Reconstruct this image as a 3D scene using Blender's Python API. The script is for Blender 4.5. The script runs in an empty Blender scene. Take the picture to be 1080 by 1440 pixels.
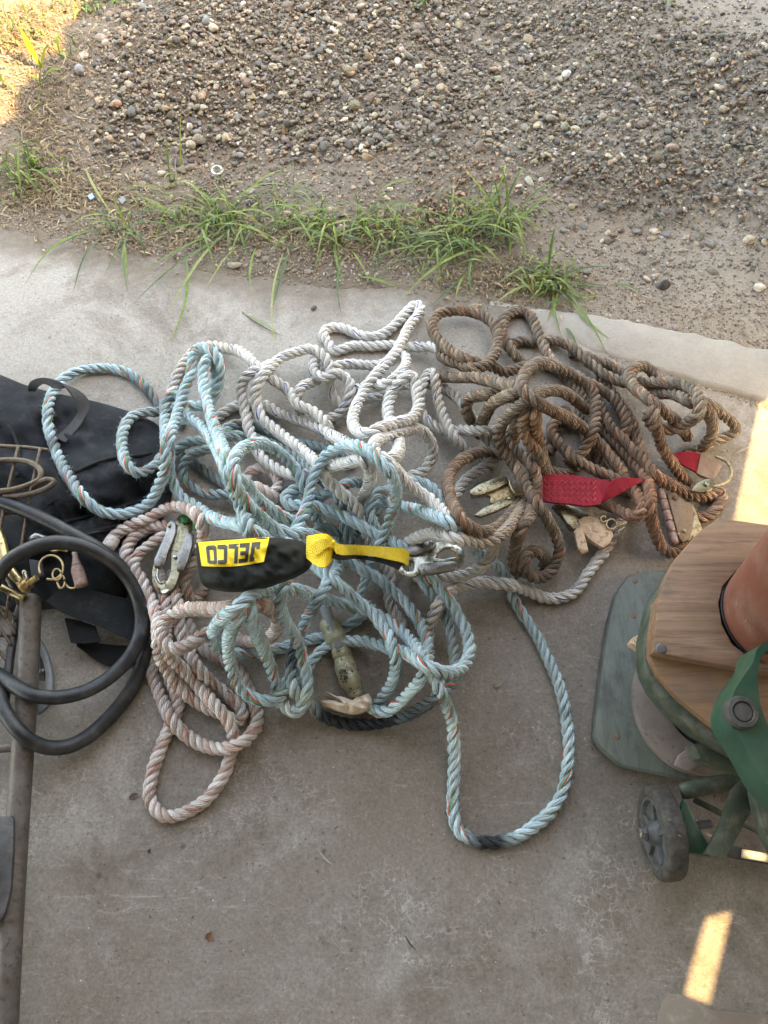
import bpy, bmesh, math, random
import numpy as np
from mathutils import Vector
random.seed(7); RNG = np.random.default_rng(11)
C = bpy.context.scene.collection
R_ = math.radians

# ------------------------------------------------------------------ camera
CAM_H, PITCH, FPX = 1.05, R_(66), 1082.0
FWD = np.array([0, math.cos(PITCH), -math.sin(PITCH)])
UPV = np.array([0, math.sin(PITCH), math.cos(PITCH)])
RGT = np.array([1.0, 0, 0])
EYE = np.array([0, 0, CAM_H])

def P(px, py, z=0.0):
    """world point at height z seen at pixel (px, py) of the 1080 x 1440 photograph"""
    d = FWD + RGT*((px-540)/FPX) + UPV*((720-py)/FPX)
    return Vector(EYE + d*((z-CAM_H)/d[2]))

def PA(px, py, z):
    px = np.asarray(px, float); py = np.asarray(py, float); z = np.asarray(z, float)
    d = FWD[None] + RGT[None]*((px-540)/FPX)[:, None] + UPV[None]*((720-py)/FPX)[:, None]
    return EYE[None] + d*((z-CAM_H)/d[:, 2])[:, None]

def pxm(py, z=0.0):
    """pixels per metre near row py"""
    a = P(540, py, z); return FPX/(np.dot(np.array(a)-EYE, FWD))

# ------------------------------------------------------------------ objects
def link(name, verts, faces, mat=None, parent=None, smooth=True, uvs=None, recenter=True):
    v = np.asarray(verts, float).reshape(-1, 3)
    me = bpy.data.meshes.new(name)
    if parent is not None:
        off = np.zeros(3); q = parent
        while q is not None: off = off+np.array(q.location); q = q.parent
    elif recenter:
        off = np.array([v[:, 0].mean(), v[:, 1].mean(), v[:, 2].min()])
    else:
        off = np.zeros(3)
    me.from_pydata((v-off).tolist(), [], faces)
    if smooth:
        me.polygons.foreach_set('use_smooth', [True]*len(me.polygons))
    if uvs is not None:
        l = me.uv_layers.new(name='UVMap'); l.data.foreach_set('uv', np.asarray(uvs, np.float32).ravel())
    me.update()
    o = bpy.data.objects.new(name, me); C.objects.link(o)
    if parent is not None: o.parent = parent
    else: o.location = off
    if mat is not None:
        for m in (mat if isinstance(mat, (list, tuple)) else [mat]): me.materials.append(m)
    return o

def link_bm(name, bm, mat=None, parent=None, smooth=False, autos=None):
    bmesh.ops.recalc_face_normals(bm, faces=bm.faces[:])
    bm.verts.index_update()
    v = [tuple(x.co) for x in bm.verts]; f = [[q.index for q in fc.verts] for fc in bm.faces]
    bm.free()
    o = link(name, v, f, mat, parent, smooth)
    if autos:
        o.data.polygons.foreach_set('use_smooth', [True]*len(o.data.polygons))
        o.data.set_sharp_from_angle(angle=R_(autos))
    return o

def tag(o, label=None, cat=None, group=None, kind=None):
    if label: o['label'] = label
    if cat: o['category'] = cat
    if group: o['group'] = group
    if kind: o['kind'] = kind
    return o

def thing(name, label, cat, px, py, z=0.0, group=None):
    o = bpy.data.objects.new(name, None); C.objects.link(o)
    o.empty_display_size = .03; o.location = P(px, py, z)
    return tag(o, label, cat, group)

# ------------------------------------------------------------------ shapes
def catmull(pts, step=6.0):
    """dense samples of a centripetal Catmull-Rom curve through rows of pts (first two columns are pixels)"""
    p = np.asarray(pts, float)
    if len(p) == 2: p = np.vstack([p[0], p.mean(0), p[1]])
    p = np.vstack([2*p[0]-p[1], p, 2*p[-1]-p[-2]])
    out = []
    for i in range(1, len(p)-2):
        a, b, c, d = p[i-1:i+3]
        L = np.linalg.norm((c-b)[:2])
        n = max(2, int(round(L/step)))
        t0 = 0; t1 = t0+max(np.linalg.norm((b-a)[:2]), 1e-6)**.5
        t2 = t1+max(np.linalg.norm((c-b)[:2]), 1e-6)**.5; t3 = t2+max(np.linalg.norm((d-c)[:2]), 1e-6)**.5
        for k in range(n):
            t = t1+(t2-t1)*k/n
            A1 = (t1-t)/(t1-t0)*a+(t-t0)/(t1-t0)*b; A2 = (t2-t)/(t2-t1)*b+(t-t1)/(t2-t1)*c; A3 = (t3-t)/(t3-t2)*c+(t-t2)/(t3-t2)*d
            B1 = (t2-t)/(t2-t0)*A1+(t-t0)/(t2-t0)*A2; B2 = (t3-t)/(t3-t1)*A2+(t-t1)/(t3-t1)*A3
            out.append((t2-t)/(t2-t1)*B1+(t-t1)/(t2-t1)*B2)
    out.append(p[-2])
    return np.array(out)

def frames(c):
    t = np.gradient(c, axis=0); t /= np.linalg.norm(t, axis=1)[:, None]+1e-12
    n = np.zeros_like(c)
    a = np.array([0, 0, 1.0]) if abs(t[0][2]) < .9 else np.array([1.0, 0, 0])
    v = a-t[0]*a.dot(t[0]); v /= np.linalg.norm(v); n[0] = v
    for i in range(1, len(c)):
        v = v-t[i]*v.dot(t[i]); v /= np.linalg.norm(v)+1e-12; n[i] = v
    return t, n, np.cross(t, n)

def tube_data(c, rad, k=10, caps=True, flat=None):
    """skin of a tube round the polyline c; rad scalar or per point; flat = per point squash of the second axis"""
    c = np.asarray(c, float); m = len(c); rad = np.broadcast_to(np.asarray(rad, float), (m,))
    t, n, b = frames(c)
    an = np.arange(k)/k*2*np.pi
    fl = np.ones(m) if flat is None else np.broadcast_to(np.asarray(flat, float), (m,))
    v = c[:, None]+rad[:, None, None]*(np.cos(an)[None, :, None]*n[:, None]*fl[:, None, None]+np.sin(an)[None, :, None]*b[:, None])
    f = []
    for i in range(m-1):
        for j in range(k):
            f.append((i*k+j, i*k+(j+1) % k, (i+1)*k+(j+1) % k, (i+1)*k+j))
    if caps:
        f.append(tuple(range(k))[::-1]); f.append(tuple((m-1)*k+j for j in range(k)))
    return v.reshape(-1, 3), f

def ptube(name, pts, rad, mat, parent=None, k=10, step=5.0, flat=None, radpx=None):
    """tube whose centre line is given as (px, py, z)"""
    s = catmull(pts, step); c = PA(s[:, 0], s[:, 1], s[:, 2])
    r = rad
    if s.shape[1] > 3: r = s[:, 3]
    v, f = tube_data(c, r, k, flat=flat)
    return link(name, v, f, mat, parent)

def wtube(name, pts, rad, mat, parent=None, k=12):
    v, f = tube_data(np.asarray([tuple(p) for p in pts]), rad, k)
    o = link(name, v, f, mat, parent); o.data.set_sharp_from_angle(angle=R_(50)); return o

class Join:
    def __init__(s): s.v = []; s.f = []
    def add(s, v, f):
        b = len(s.v); s.v.extend([tuple(x) for x in v]); s.f.extend([tuple(i+b for i in q) for q in f]); return s
    def obj(s, name, mat, parent=None, smooth=True, autos=None):
        o = link(name, s.v, s.f, mat, parent, smooth)
        if autos: o.data.set_sharp_from_angle(angle=R_(autos))
        return o

def plate(name, outer, ztop, thick, mat, parent=None, holes=(), bevel=.0012, smoothpx=None):
    """flat plate cut to a pixel outline; ztop scalar or function of (px, py)"""
    zf = ztop if callable(ztop) else (lambda x, y: ztop)
    bm = bmesh.new()
    def loop(pts):
        if smoothpx:
            q = catmull(list(pts)+[pts[0]], smoothpx)[:-1]
        else: q = pts
        vs = [bm.verts.new(P(x, y, zf(x, y))) for x, y in [a[:2] for a in q]]
        for i in range(len(vs)): bm.edges.new((vs[i], vs[(i+1) % len(vs)]))
    loop(outer)
    for h in holes: loop(h)
    bmesh.ops.triangle_fill(bm, use_beauty=True, use_dissolve=False, edges=bm.edges[:])
    bmesh.ops.dissolve_limit(bm, angle_limit=.02, verts=bm.verts[:], edges=bm.edges[:])
    bmesh.ops.recalc_face_normals(bm, faces=bm.faces[:])
    for f in bm.faces:
        if f.normal.z < 0: f.normal_flip()
    r = bmesh.ops.extrude_face_region(bm, geom=bm.faces[:])
    newv = [g for g in r['geom'] if isinstance(g, bmesh.types.BMVert)]
    bmesh.ops.translate(bm, verts=newv, vec=(0, 0, -thick))
    bmesh.ops.recalc_face_normals(bm, faces=bm.faces[:])
    if bevel:
        es = [e for e in bm.edges if len(e.link_faces) == 2 and e.calc_face_angle(0) > .9]
        bmesh.ops.bevel(bm, geom=es, offset=min(bevel, thick*.45), segments=2, profile=.5, affect='EDGES')
    return link_bm(name, bm, mat, parent, autos=40)

def rivet(px, py, z, r, mat, parent, name='rivet', h=.0015):
    c = P(px, py, z); k = 14
    v = []; f = []
    for rr, hh in ((1, -h), (1, h*.3), (.8, h*.8), (.4, h)):
        for j in range(k):
            a = 2*math.pi*j/k; v.append((c.x+r*rr*math.cos(a), c.y+r*rr*math.sin(a), c.z+hh))
    for i in range(3):
        for j in range(k): f.append((i*k+j, i*k+(j+1) % k, (i+1)*k+(j+1) % k, (i+1)*k+j))
    f.append(tuple(range(3*k, 4*k)))
    return link(name, v, f, mat, parent)

def ribbon(name, A, B, thick, mat, parent=None, n=3, step=4.0):
    """webbing between two edge lines given as (px, py, z) of equal count"""
    a = catmull(A, step)
    ta = np.linspace(0, 1, len(a))
    # resample B on the same parameter
    def res(pts, m):
        s = catmull(pts, 2.0); d = np.r_[0, np.cumsum(np.linalg.norm(np.diff(s[:, :2], axis=0), axis=1))]; d /= d[-1]
        t = np.linspace(0, 1, m); return np.stack([np.interp(t, d, s[:, i]) for i in range(3)], 1)
    m = max(8, len(a)); a = res(A, m); b = res(B, m)
    pa = PA(*a.T); pb = PA(*b.T)
    rows = [pa+(pb-pa)*i/n for i in range(n+1)]
    g = np.stack(rows, 1)                              # m, n+1, 3
    tu = np.gradient(g, axis=0); tv = np.gradient(g, axis=1)
    nr = np.cross(tu, tv); nr /= np.linalg.norm(nr, axis=2)[..., None]+1e-12
    if nr[..., 2].mean() < 0: nr = -nr
    top = g.reshape(-1, 3); bot = (g-nr*thick).reshape(-1, 3); N = len(top); w = n+1
    f = []
    for i in range(m-1):
        for j in range(n):
            q = (i*w+j, i*w+j+1, (i+1)*w+j+1, (i+1)*w+j); f.append(q); f.append(tuple(x+N for x in q[::-1]))
        for j, s in ((0, 1), (n, -1)):
            q = (i*w+j, (i+1)*w+j, (i+1)*w+j+N, i*w+j+N); f.append(q if s > 0 else q[::-1])
    for i in (0, m-1):
        for j in range(n): f.append((i*w+j, i*w+j+1, i*w+j+1+N, i*w+j+N))
    o = link(name, np.vstack([top, bot]), f, mat, parent); o.data.set_sharp_from_angle(angle=R_(50))
    # uv in metres for the weave
    return o

class Pillow:
    """a soft body over a star-shaped pixel outline, height profile h above z0"""
    def __init__(s, outline, z0, h, power=2.4, noise=0.0, nscale=40, centre=None, folds=()):
        q = catmull(list(outline)+[outline[0]], 6.0)[:-1, :2]
        s.c = np.array(centre if centre else q.mean(0)); s.z0 = z0; s.h = h; s.p = power; s.noise = noise; s.ns = nscale; s.folds = folds
        a = np.arctan2(q[:, 1]-s.c[1], q[:, 0]-s.c[0]); r = np.hypot(*(q-s.c).T)
        o = np.argsort(a); s.a = np.r_[a[o]-2*np.pi, a[o], a[o]+2*np.pi]; s.r = np.r_[r[o], r[o], r[o]]
        s.ph = RNG.uniform(0, 6.28, 12); s.di = RNG.uniform(0, 6.28, 12)
    def rad(s, a): return np.interp(a, s.a, s.r)
    def z(s, x, y):
        x = np.asarray(x, float); y = np.asarray(y, float)
        dx, dy = x-s.c[0], y-s.c[1]
        u = np.clip(np.hypot(dx, dy)/s.rad(np.arctan2(dy, dx)), 0, 1)
        prof = np.maximum(1-u**s.p, 0)**.5
        w = np.zeros_like(u)
        for i in range(12):
            k = 2*np.pi/(s.ns*(2.2 if i < 4 else 1.0 if i < 8 else .5)); am = (1.0 if i < 4 else .45 if i < 8 else .2)
            w += am*np.sin(k*(np.cos(s.di[i])*x+np.sin(s.di[i])*y)+s.ph[i]+1.3*np.sin(k*.6*(x-y)+s.ph[11-i]))
        zz = s.z0+s.h*prof+s.noise*w*prof
        for (ax, ay, bx, by, wd, dep) in s.folds:
            L = math.hypot(bx-ax, by-ay); t = np.clip(((x-ax)*(bx-ax)+(y-ay)*(by-ay))/L**2, 0, 1)
            d = np.hypot(x-ax-t*(bx-ax), y-ay-t*(by-ay)); zz = zz+dep*np.exp(-(d/wd)**2)*prof
        return np.maximum(zz, s.z0)
    def inside(s, x, y):
        dx, dy = np.asarray(x)-s.c[0], np.asarray(y)-s.c[1]
        return np.hypot(dx, dy) < s.rad(np.arctan2(dy, dx))
    def obj(s, name, mat, parent=None, nr=28, na=140, zb=None):
        an = np.linspace(-np.pi, np.pi, na, endpoint=False); R = s.rad(an); X = []; Y = []
        us = 1-(1-np.linspace(0.03, 1, nr))**1.6
        for u in us: X.append(s.c[0]+u*R*np.cos(an)); Y.append(s.c[1]+u*R*np.sin(an))
        X = np.concatenate(X); Y = np.concatenate(Y); V = PA(X, Y, s.z(X, Y)).tolist(); f = []
        V.append(list(PA([s.c[0]], [s.c[1]], s.z([s.c[0]], [s.c[1]]))[0])); ci = len(V)-1
        for i in range(nr-1):
            for j in range(na):
                f.append((i*na+j, (i+1)*na+j, (i+1)*na+(j+1) % na, i*na+(j+1) % na))
        for j in range(na): f.append((ci, j, (j+1) % na))
        b = len(V); zb = s.z0-.004 if zb is None else zb
        for j in range(na):
            p = V[(nr-1)*na+j]; V.append([p[0], p[1], zb])
        for j in range(na): f.append(((nr-1)*na+j, b+j, b+(j+1) % na, (nr-1)*na+(j+1) % na))
        f.append(tuple(range(b, b+na))[::-1])
        return link(name, V, f, mat, parent)

# ------------------------------------------------------------------ materials
class NT:
    def __init__(s, name):
        s.m = bpy.data.materials.new(name); s.m.use_nodes = True; s.t = s.m.node_tree; s.n = s.t.nodes
        s.b = s.n['Principled BSDF']
    def new(s, kind, **kw):
        x = s.n.new(kind)
        for k, v in kw.items(): setattr(x, k, v)
        return x
    def put(s, sock, v):
        if hasattr(v, 'is_output') or hasattr(v, 'links'): s.t.links.new(v, sock)
        else:
            try: sock.default_value = v
            except Exception: sock.default_value = (*v, 1) if len(v) == 3 else v
    def math(s, op, a, b=0.0, c=0.0, clamp=False):
        x = s.new('ShaderNodeMath', operation=op, use_clamp=clamp)
        s.put(x.inputs[0], a); s.put(x.inputs[1], b); s.put(x.inputs[2], c); return x.outputs[0]
    def mix(s, f, a, b, mode='MIX'):
        x = s.new('ShaderNodeMix', data_type='RGBA', blend_type=mode)
        s.put(x.inputs[0], f); s.put(x.inputs[6], a if hasattr(a, 'links') else (*a[:3], 1)); s.put(x.inputs[7], b if hasattr(b, 'links') else (*b[:3], 1)); return x.outputs[2]
    def noise(s, vec, scale, detail=4, rough=.6, dist=0.0):
        x = s.new('ShaderNodeTexNoise'); s.put(x.inputs['Vector'], vec); x.inputs['Scale'].default_value = scale
        x.inputs['Detail'].default_value = detail; x.inputs['Roughness'].default_value = rough; x.inputs['Distortion'].default_value = dist
        return x.outputs['Fac']
    def vor(s, vec, scale, feature='F1', out='Distance'):
        x = s.new('ShaderNodeTexVoronoi', feature=feature); s.put(x.inputs['Vector'], vec); x.inputs['Scale'].default_value = scale
        return x.outputs[out]
    def ramp(s, f, lo, hi, a=0.0, b=1.0):
        x = s.new('ShaderNodeMapRange', clamp=True); s.put(x.inputs[0], f); s.put(x.inputs[1], lo); s.put(x.inputs[2], hi); s.put(x.inputs[3], a); s.put(x.inputs[4], b); return x.outputs[0]
    def obj(s): return s.new('ShaderNodeTexCoord').outputs['Object']
    def pos(s): return s.new('ShaderNodeNewGeometry').outputs['Position']
    def scale(s, vec, sc):
        x = s.new('ShaderNodeMapping'); s.put(x.inputs['Vector'], vec); x.inputs['Scale'].default_value = sc; return x
    def bump(s, h, strength=.3, dist=.002, prev=None):
        x = s.new('ShaderNodeBump'); x.inputs['Strength'].default_value = strength; x.inputs['Distance'].default_value = dist
        s.put(x.inputs['Height'], h)
        if prev is not None: s.t.links.new(prev, x.inputs['Normal'])
        return x.outputs[0]
    def done(s, col=None, rough=.6, metal=0.0, normal=None, spec=.4):
        if col is not None: s.put(s.b.inputs['Base Color'], col if hasattr(col, 'links') else (*col[:3], 1))
        s.put(s.b.inputs['Roughness'], rough); s.put(s.b.inputs['Metallic'], metal); s.b.inputs['Specular IOR Level'].default_value = spec
        if normal is not None: s.t.links.new(normal, s.b.inputs['Normal'])
        return s.m

def worn(name, c1, c2, rough=.6, metal=0.0, sc=30, wear=None, wl=(.6, .7), bump=.15, dust=.0, spec=.4, fine=400):
    """painted, rubber or metal surface: two mottled tones, optional chips of a third, a film of dust"""
    n = NT(name); o = n.obj()
    a = n.noise(o, sc, 6, .65); col = n.mix(n.ramp(a, .35, .65), c1, c2)
    b = n.noise(o, sc*3.3, 8, .7, .4)
    if wear is not None: col = n.mix(n.ramp(b, wl[0], wl[1]), col, wear)
    if dust:
        d = n.ramp(n.noise(o, sc*1.7, 8, .75), .45, .75, 0, dust); col = n.mix(d, col, (.36, .32, .27))
    r = n.ramp(a, .3, .7, rough-.1, min(1, rough+.12))
    nm = n.bump(n.math('ADD', n.math('MULTIPLY', b, .6), n.math('MULTIPLY', n.noise(o, fine, 3), .4)), bump, .0015)
    return n.done(col, r, metal, nm, spec)
# ------------------------------------------------------------------ rope material
def rope_mat(name, ny=9, t1=None, t2=None, rough=.75, dirt=(.16, .12, .09), dirt_amt=.5, spec=.25, t1w=.11, t2w=.11, contrast=.2):
    n = NT(name)
    at = n.new('ShaderNodeAttribute', attribute_name='Col').outputs['Color']
    st = n.new('ShaderNodeAttribute', attribute_name='strand').outputs['Fac']
    uv = n.new('ShaderNodeUVMap', uv_map='UVMap').outputs[0]
    sp = n.new('ShaderNodeSeparateXYZ'); n.put(sp.inputs[0], uv); X, Y = sp.outputs[0], sp.outputs[1]
    o = n.obj(); rb = n.new('ShaderNodeRGBToBW'); n.put(rb.inputs[0], at); bw = rb.outputs[0]
    xs = n.math('MULTIPLY', X, ny); fl = n.math('FLOOR', n.math('MULTIPLY', n.math('FRACT', X), ny))
    wn = n.new('ShaderNodeTexWhiteNoise', noise_dimensions='2D')
    cv = n.new('ShaderNodeCombineXYZ'); n.put(cv.inputs[0], fl); n.put(cv.inputs[1], st); n.put(wn.inputs['Vector'], cv.outputs[0])
    hgt = n.math('ABSOLUTE', n.math('SINE', n.math('MULTIPLY', xs, math.pi)))
    v = n.ramp(wn.outputs['Value'], 0, 1, 1-contrast, 1+contrast*.4)
    col = n.mix(1.0, at, v, 'MULTIPLY')
    fx = n.math('FRACT', X)
    is0 = n.math('LESS_THAN', st, .5)
    fib = n.noise(n.scale(uv, (26, 160, 1)).outputs[0], 1.0, 4, .7)
    for (c, w, off) in ((t1, t1w, .12), (t2, t2w, .12+t1w)):
        if c is None: continue
        m = n.math('MULTIPLY', n.math('MULTIPLY', n.math('GREATER_THAN', fx, off), n.math('LESS_THAN', fx, off+w)), is0)
        m = n.math('MULTIPLY', m, n.ramp(fib, .3, .5, .65, 1)); m = n.math('MULTIPLY', m, n.ramp(bw, .06, .2))
        col = n.mix(m, col, c)
    col = n.mix(1.0, col, n.ramp(fib, .2, .8, .8, 1.12), 'MULTIPLY')
    big = n.noise(o, 22, 6, .7); col = n.mix(n.math('MULTIPLY', n.ramp(big, .45, .75, 0, dirt_amt), n.ramp(bw, .04, .25)), col, dirt)
    h = n.math('ADD', n.math('MULTIPLY', hgt, .8), n.math('MULTIPLY', fib, .8))
    return n.done(col, n.ramp(fib, .2, .8, rough-.08, rough+.1), 0, n.bump(h, .9, .0016), spec)

RM = {
 'blue':  rope_mat('blue_white_polyester', 7, (.66, .11, .10), (.06, .34, .18), .75, (.27, .29, .26), .4, contrast=.42),
 'white': rope_mat('white_nylon', 7, (.07, .10, .33), None, .45, (.36, .31, .25), .3, .45, .09),
 'brown': rope_mat('brown_dirty_nylon', 8, (.26, .10, .055), None, .8, (.06, .048, .038), .6, .2, .14, contrast=.42),
 'pink':  rope_mat('beige_pink_nylon', 9, (.46, .15, .12), None, .5, (.30, .23, .19), .35, .4, .10),
}
RK = {  # radius, lay length / diameter
 'blue': (.0080, 2.6), 'white': (.0085, 2.1), 'brown': (.0087, 1.85), 'pink': (.0086, 1.95)}
BASEC = {'blue': (.47, .645, .715), 'white': (.73, .73, .715), 'brown': (.265, .218, .175), 'pink': (.70, .63, .60)}
STRANDC = {'blue': [(1.04, 1.03, 1.02), (.95, .98, 1.0), (.98, .98, .96)], 'white': [(1.03, 1.03, 1.03), (.97, .96, .94), (1, 1, 1)], 'brown': [(1.25, 1.2, 1.15), (.86, .84, .84), (.98, .98, .98)], 'pink': [(.88, .72, .67), (1.16, 1.18, 1.19), (1.02, .98, .96)]}  # yarn tone per strand; pink and brown also paint strand highlight and shadow

# every rope: name, kind, label, path of (px, py, level); level says how deep it lies in the heap
ROPES = []
def rope(kind, label, path, lv=3, name='rope'): 
    pts = []
    for q in path.split():
        a = q.split(',')
        hid = a[-1].endswith('h')
        l = 0.3 if (len(a) > 2 and a[2] == 'h') else float(a[2]) if len(a) > 2 else lv
        pts.append((float(a[0]), float(a[1]), l))
    ROPES.append(dict(kind=kind, label=label, pts=pts, name=name))

# ---- blue white
rope('blue', 'pale blue rope with the wide loop lying over the black bag',
 '258,600,h 242,588,1 222,567,3 205,545,4 185,527,4.5 160,519 135,518 110,522 90,532 76,548 68,570 67,595 72,615 80,638 92,663 108,688 128,711 148,721 170,723 192,718 210,707,5 222,688,6 231,662,7 233,640,7 233,611,7 232,590,7 233,568,7 238,558,7 248,556,6 256,566,5 262,585,5 273,592,5 287,603,5 300,622,5.5 312,645,6 322,668,6 330,690,6 337,708,6 343,724,6 348,738,5 352,752,2 362,772,1 385,776,1 405,765,2 414,750,4 420,737,5 429,719,7 434,699,8 439,679,8 445,661,8 456,643,8 471,632,8 489,626,8 507,629,8 522,638,8 537,652,8 549,665,8 556,683,8 557,703,8 551,722,8 544,742,8 537,760,7 528,780,4 520,796,3 514,815,2 506,835,1 496,850,h', 5)
rope('blue', 'pale blue rope standing up in the tallest narrow loop at top left of the heap',
 '246,640,2 228,642,4 219,653 203,664 188,664 177,651 172,631 172,613 177,595 188,584 205,580 223,579,3.5 245,574,3 262,570,3.5 280,571,4 293,568,3 303,553,4 310,528,5 308,508,6 298,493,7 284,488,7 273,494,7 270,510,7 268,528,8 259,549,8.5 247,590,8.5 242,604,8 238,624,7 238,650,6 242,675,6 250,692,6 259,702,6 278,714,6 295,727,5.5 318,735,5 336,739,4 358,748,2 380,765,1 394,790,1 399,808,2 399,822,5 395,836,6 393,852,6 400,871,6 411,889,6 420,905,6 425,925,6 430,942,6 433,960,6 431,981,5 423,997,5 411,1002,4 401,992,3 397,979,2 402,962,1 412,945,h', 4)
rope('blue', 'pale blue rope whose small loop nests inside the tallest narrow loop',
 '292,566,2 301,545,3 303,524,4 299,510,5.5 293,504,6.5 287,509,7 286,523,7 286,540,7 289,557,7 293,572,7 298,590,7 304,608,7 311,625,6.5 318,643,6.5 326,660,6 334,672,6 344,680,6 358,697,6 373,710,6 389,721,6 407,731,5 421,738,3 428,752,1 430,772,1 437,788,3 447,799,5 464,812,6 482,827,6 500,842,6 518,857,6 531,872,6 544,890,6 553,910,6 557,929,6 556,948,5 549,965,4 538,982,3 527,995,2', 6)
rope('blue', 'pale blue rope with the round loop just above the black and yellow pouch',
 '455,742,h 442,722,1 435,702,3 428,685,5 421,669,7 411,653,8 398,640,8.5 382,629,8.5 364,623,8.5 347,627,8.5 334,637,8.5 328,652,8.5 328,668,8.5 332,683,8.5 339,697,8.5 350,712,8.5 367,728,8 384,741,8 402,749,7 420,750,7 438,752,6.5 452,759,6 466,771,4 478,781,4 491,790,5 507,800,5 522,807,5 535,815,5 550,828,5 565,843,5 579,859,5 590,875,5 598,894,4 602,913,3 601,932,2.5 593,955,2.5 582,968,2.5 569,982,2.5 558,992,3 544,1001,3 530,1001,3 519,993,3', 7)
rope('blue', 'pale blue rope running out to the long open loop on the bare concrete',
 '500,720,h 525,708,2 545,706,3 562,711,4 579,715,4 598,721,4 618,729,4 636,738,3.5 650,750,2 664,768,1 680,782,1.5 694,792,2 705,803,2 713,820,1.5 721,839,1 731,858,1 742,874,1 752,889,1 765,915,0 776,938,0 785,960,0 791,981,0 796,1007,0 799,1032,0 800,1058,0 797,1082,0 793,1108,0 783,1131,0 767,1149,0 747,1165,0 726,1178,0 708,1183,0 690,1185,0 671,1183,0 654,1177,0 642,1163,0 637,1141,0 637,1115,0 638,1090,0 639,1064,0 638,1038,0 635,1012,0 626,988,0.5 615,962,2 604,940,3 593,921,3.5 582,907,3.5 569,891,3.5 553,877,3 538,868,3 524,862,3 500,855,3 478,849,3 456,842,3 429,833,4 407,829,4.5 380,828,4.5 349,841,5 331,856,5 313,870,5 301,886,4 300,903,3 312,916,2 336,919,2 358,919,2 380,915,2 402,909,2 420,903,1 441,899,1 473,889,2 496,876,2 513,863,1 524,848,h', 3)
rope('blue', 'pale blue rope in a big U below the silvery hook, arcing over the clear sleeve',
 '436,672,1 430,683,3 418,687,4 405,694,5 401,705,5 413,711,5 428,710,5 442,711,6.5 460,718,6.5 478,724,6.5 495,733,6.5 513,742,6.5 531,753,6 546,760,6 558,765,5 572,777,3 584,795,3 596,812,4 613,821,5 627,838,5 640,857,5 651,877,5 659,898,5 660,920,5 652,937,5 636,946,5 616,943,5.5 598,936,5.5 582,925,5.5 564,916,5 540,910,4.5 518,903,4.5 496,901,4.5 473,904,4.5 456,911,4 441,926,3 434,938,2 425,950,h', 5)
rope('blue', 'blue rope stained almost black, curving under the heap along its lower edge',
 '468,742,h 478,775,1 474,800,3 461,818,6 456,830,6 444,848,6 433,868,5 424,889,5 414,910,5 409,928,5 410,945,4 411,963,4 418,979,3 437,990,1 447,1002,1 464,1012,1 491,1018,1 518,1019,1 540,1015,1 562,1010,1 580,1003,1 597,992,1 613,980,1 631,964,1 640,948,1.5 640,929,2 638,907,2 633,887,2 629,870,2 622,857,2.5 612,842,3 603,830,2 595,815,1 588,800,h', 3)
rope('blue', 'pale blue rope hanging in the plain U loop left of the clear sleeve',
 '396,990,1 391,978,2 387,958,3 380,936 371,913 362,891 354,870,3.5 351,856,3 349,847,2 343,849,2 338,862,4 328,879,4.5 322,898,5 322,920,5 325,939,5 332,959,5 345,976,4.5 364,984,4 381,985,4 398,976,3.5 408,966,2.5 418,954,1', 3)
rope('blue', 'greyish blue rope lying low behind the round loop above the pouch',
 '240,638,h 250,631,3 264,622 282,620 300,618 316,612 331,613 347,614 366,618,2 390,628,2 410,640,2 428,652,1 447,670,1 470,692,1 480,710,2.5 482,733,3 488,750,3 500,770,1 512,785,h', 3)
rope('blue', 'grey blue rope coiled in the small dark loop inside the left of the heap',
 '345,705,h 328,694,2 313,695,4 298,696,4 280,691,5 266,682,5.5 257,669,5.5 259,653,5 269,640,5 287,633,4 301,629,3 314,618,2 316,604,2 330,597,2 347,596,2 362,598,2 382,608,1.5 408,621,2 433,626,2 456,630,2 480,640,1 500,655,h', 3)
rope('blue', 'short blue rope bent into a hook shape right of the round loop',
 '648,730,h 632,713,1.5 622,702,3 613,692,3 600,681,3 582,676,3 563,680,2 545,690,3.5 532,693,4 523,706,4.5 520,723,4.5 527,741,4 540,757,1 552,775,h', 3)
# ---- white
rope('white', 'white rope with a tall arch running straight down into the blue ropes',
 '500,592,h 487,579,2 474,566,3 466,553,4 464,530,5 462,511,6 453,499,6.5 440,491,6.5 420,494,6 398,502,6 380,516,6 367,532,6 360,550,6 361,568,6 368,588,6 384,602,6 402,616,5.5 420,629,5.5 438,644,5 453,660,4 458,672,4 469,684,5 484,696,5 498,710,5 507,727,4.5 513,744,4 520,761,3 536,784,2 548,805,2.5 547,832,2.5 550,853,3 559,869,2 570,885,h', 5)
rope('white', 'white rope crossing over the top of the others in the long slanting hairpin',
 '640,500,1 622,497,2 611,488,2 593,488,2 573,488,2 553,485,2 536,486,2 516,487,2 496,486,2.5 480,492,3 467,493,3 461,481,4 454,470,5 463,461,5 480,461,5 498,468,5 516,474,5 533,472,5.5 549,463,6 562,450,7 576,435,8 586,428,8.5 592,435,8.5 585,447,8.5 576,458,8 569,472,8 560,490,8 547,507,8 531,524,8 518,540,8 507,559,7.5 499,577,7 496,593,6 502,606,5 516,610,4.5 530,604,4.5 544,599,5 562,594,5 580,588,5 589,574,5 587,557,5.5 584,540,6 579,527,6 570,531,5 557,542,4 548,560,4 546,583,4 551,603,3 560,620,3 561,633,3 553,645,3 540,645,3 528,637,3 525,626,3.5 536,617,4 553,611,4 571,605,3.5 589,604,3 602,614,3 609,630,3 606,648,3 596,662,3 580,669,2 565,674,h', 5)
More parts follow.
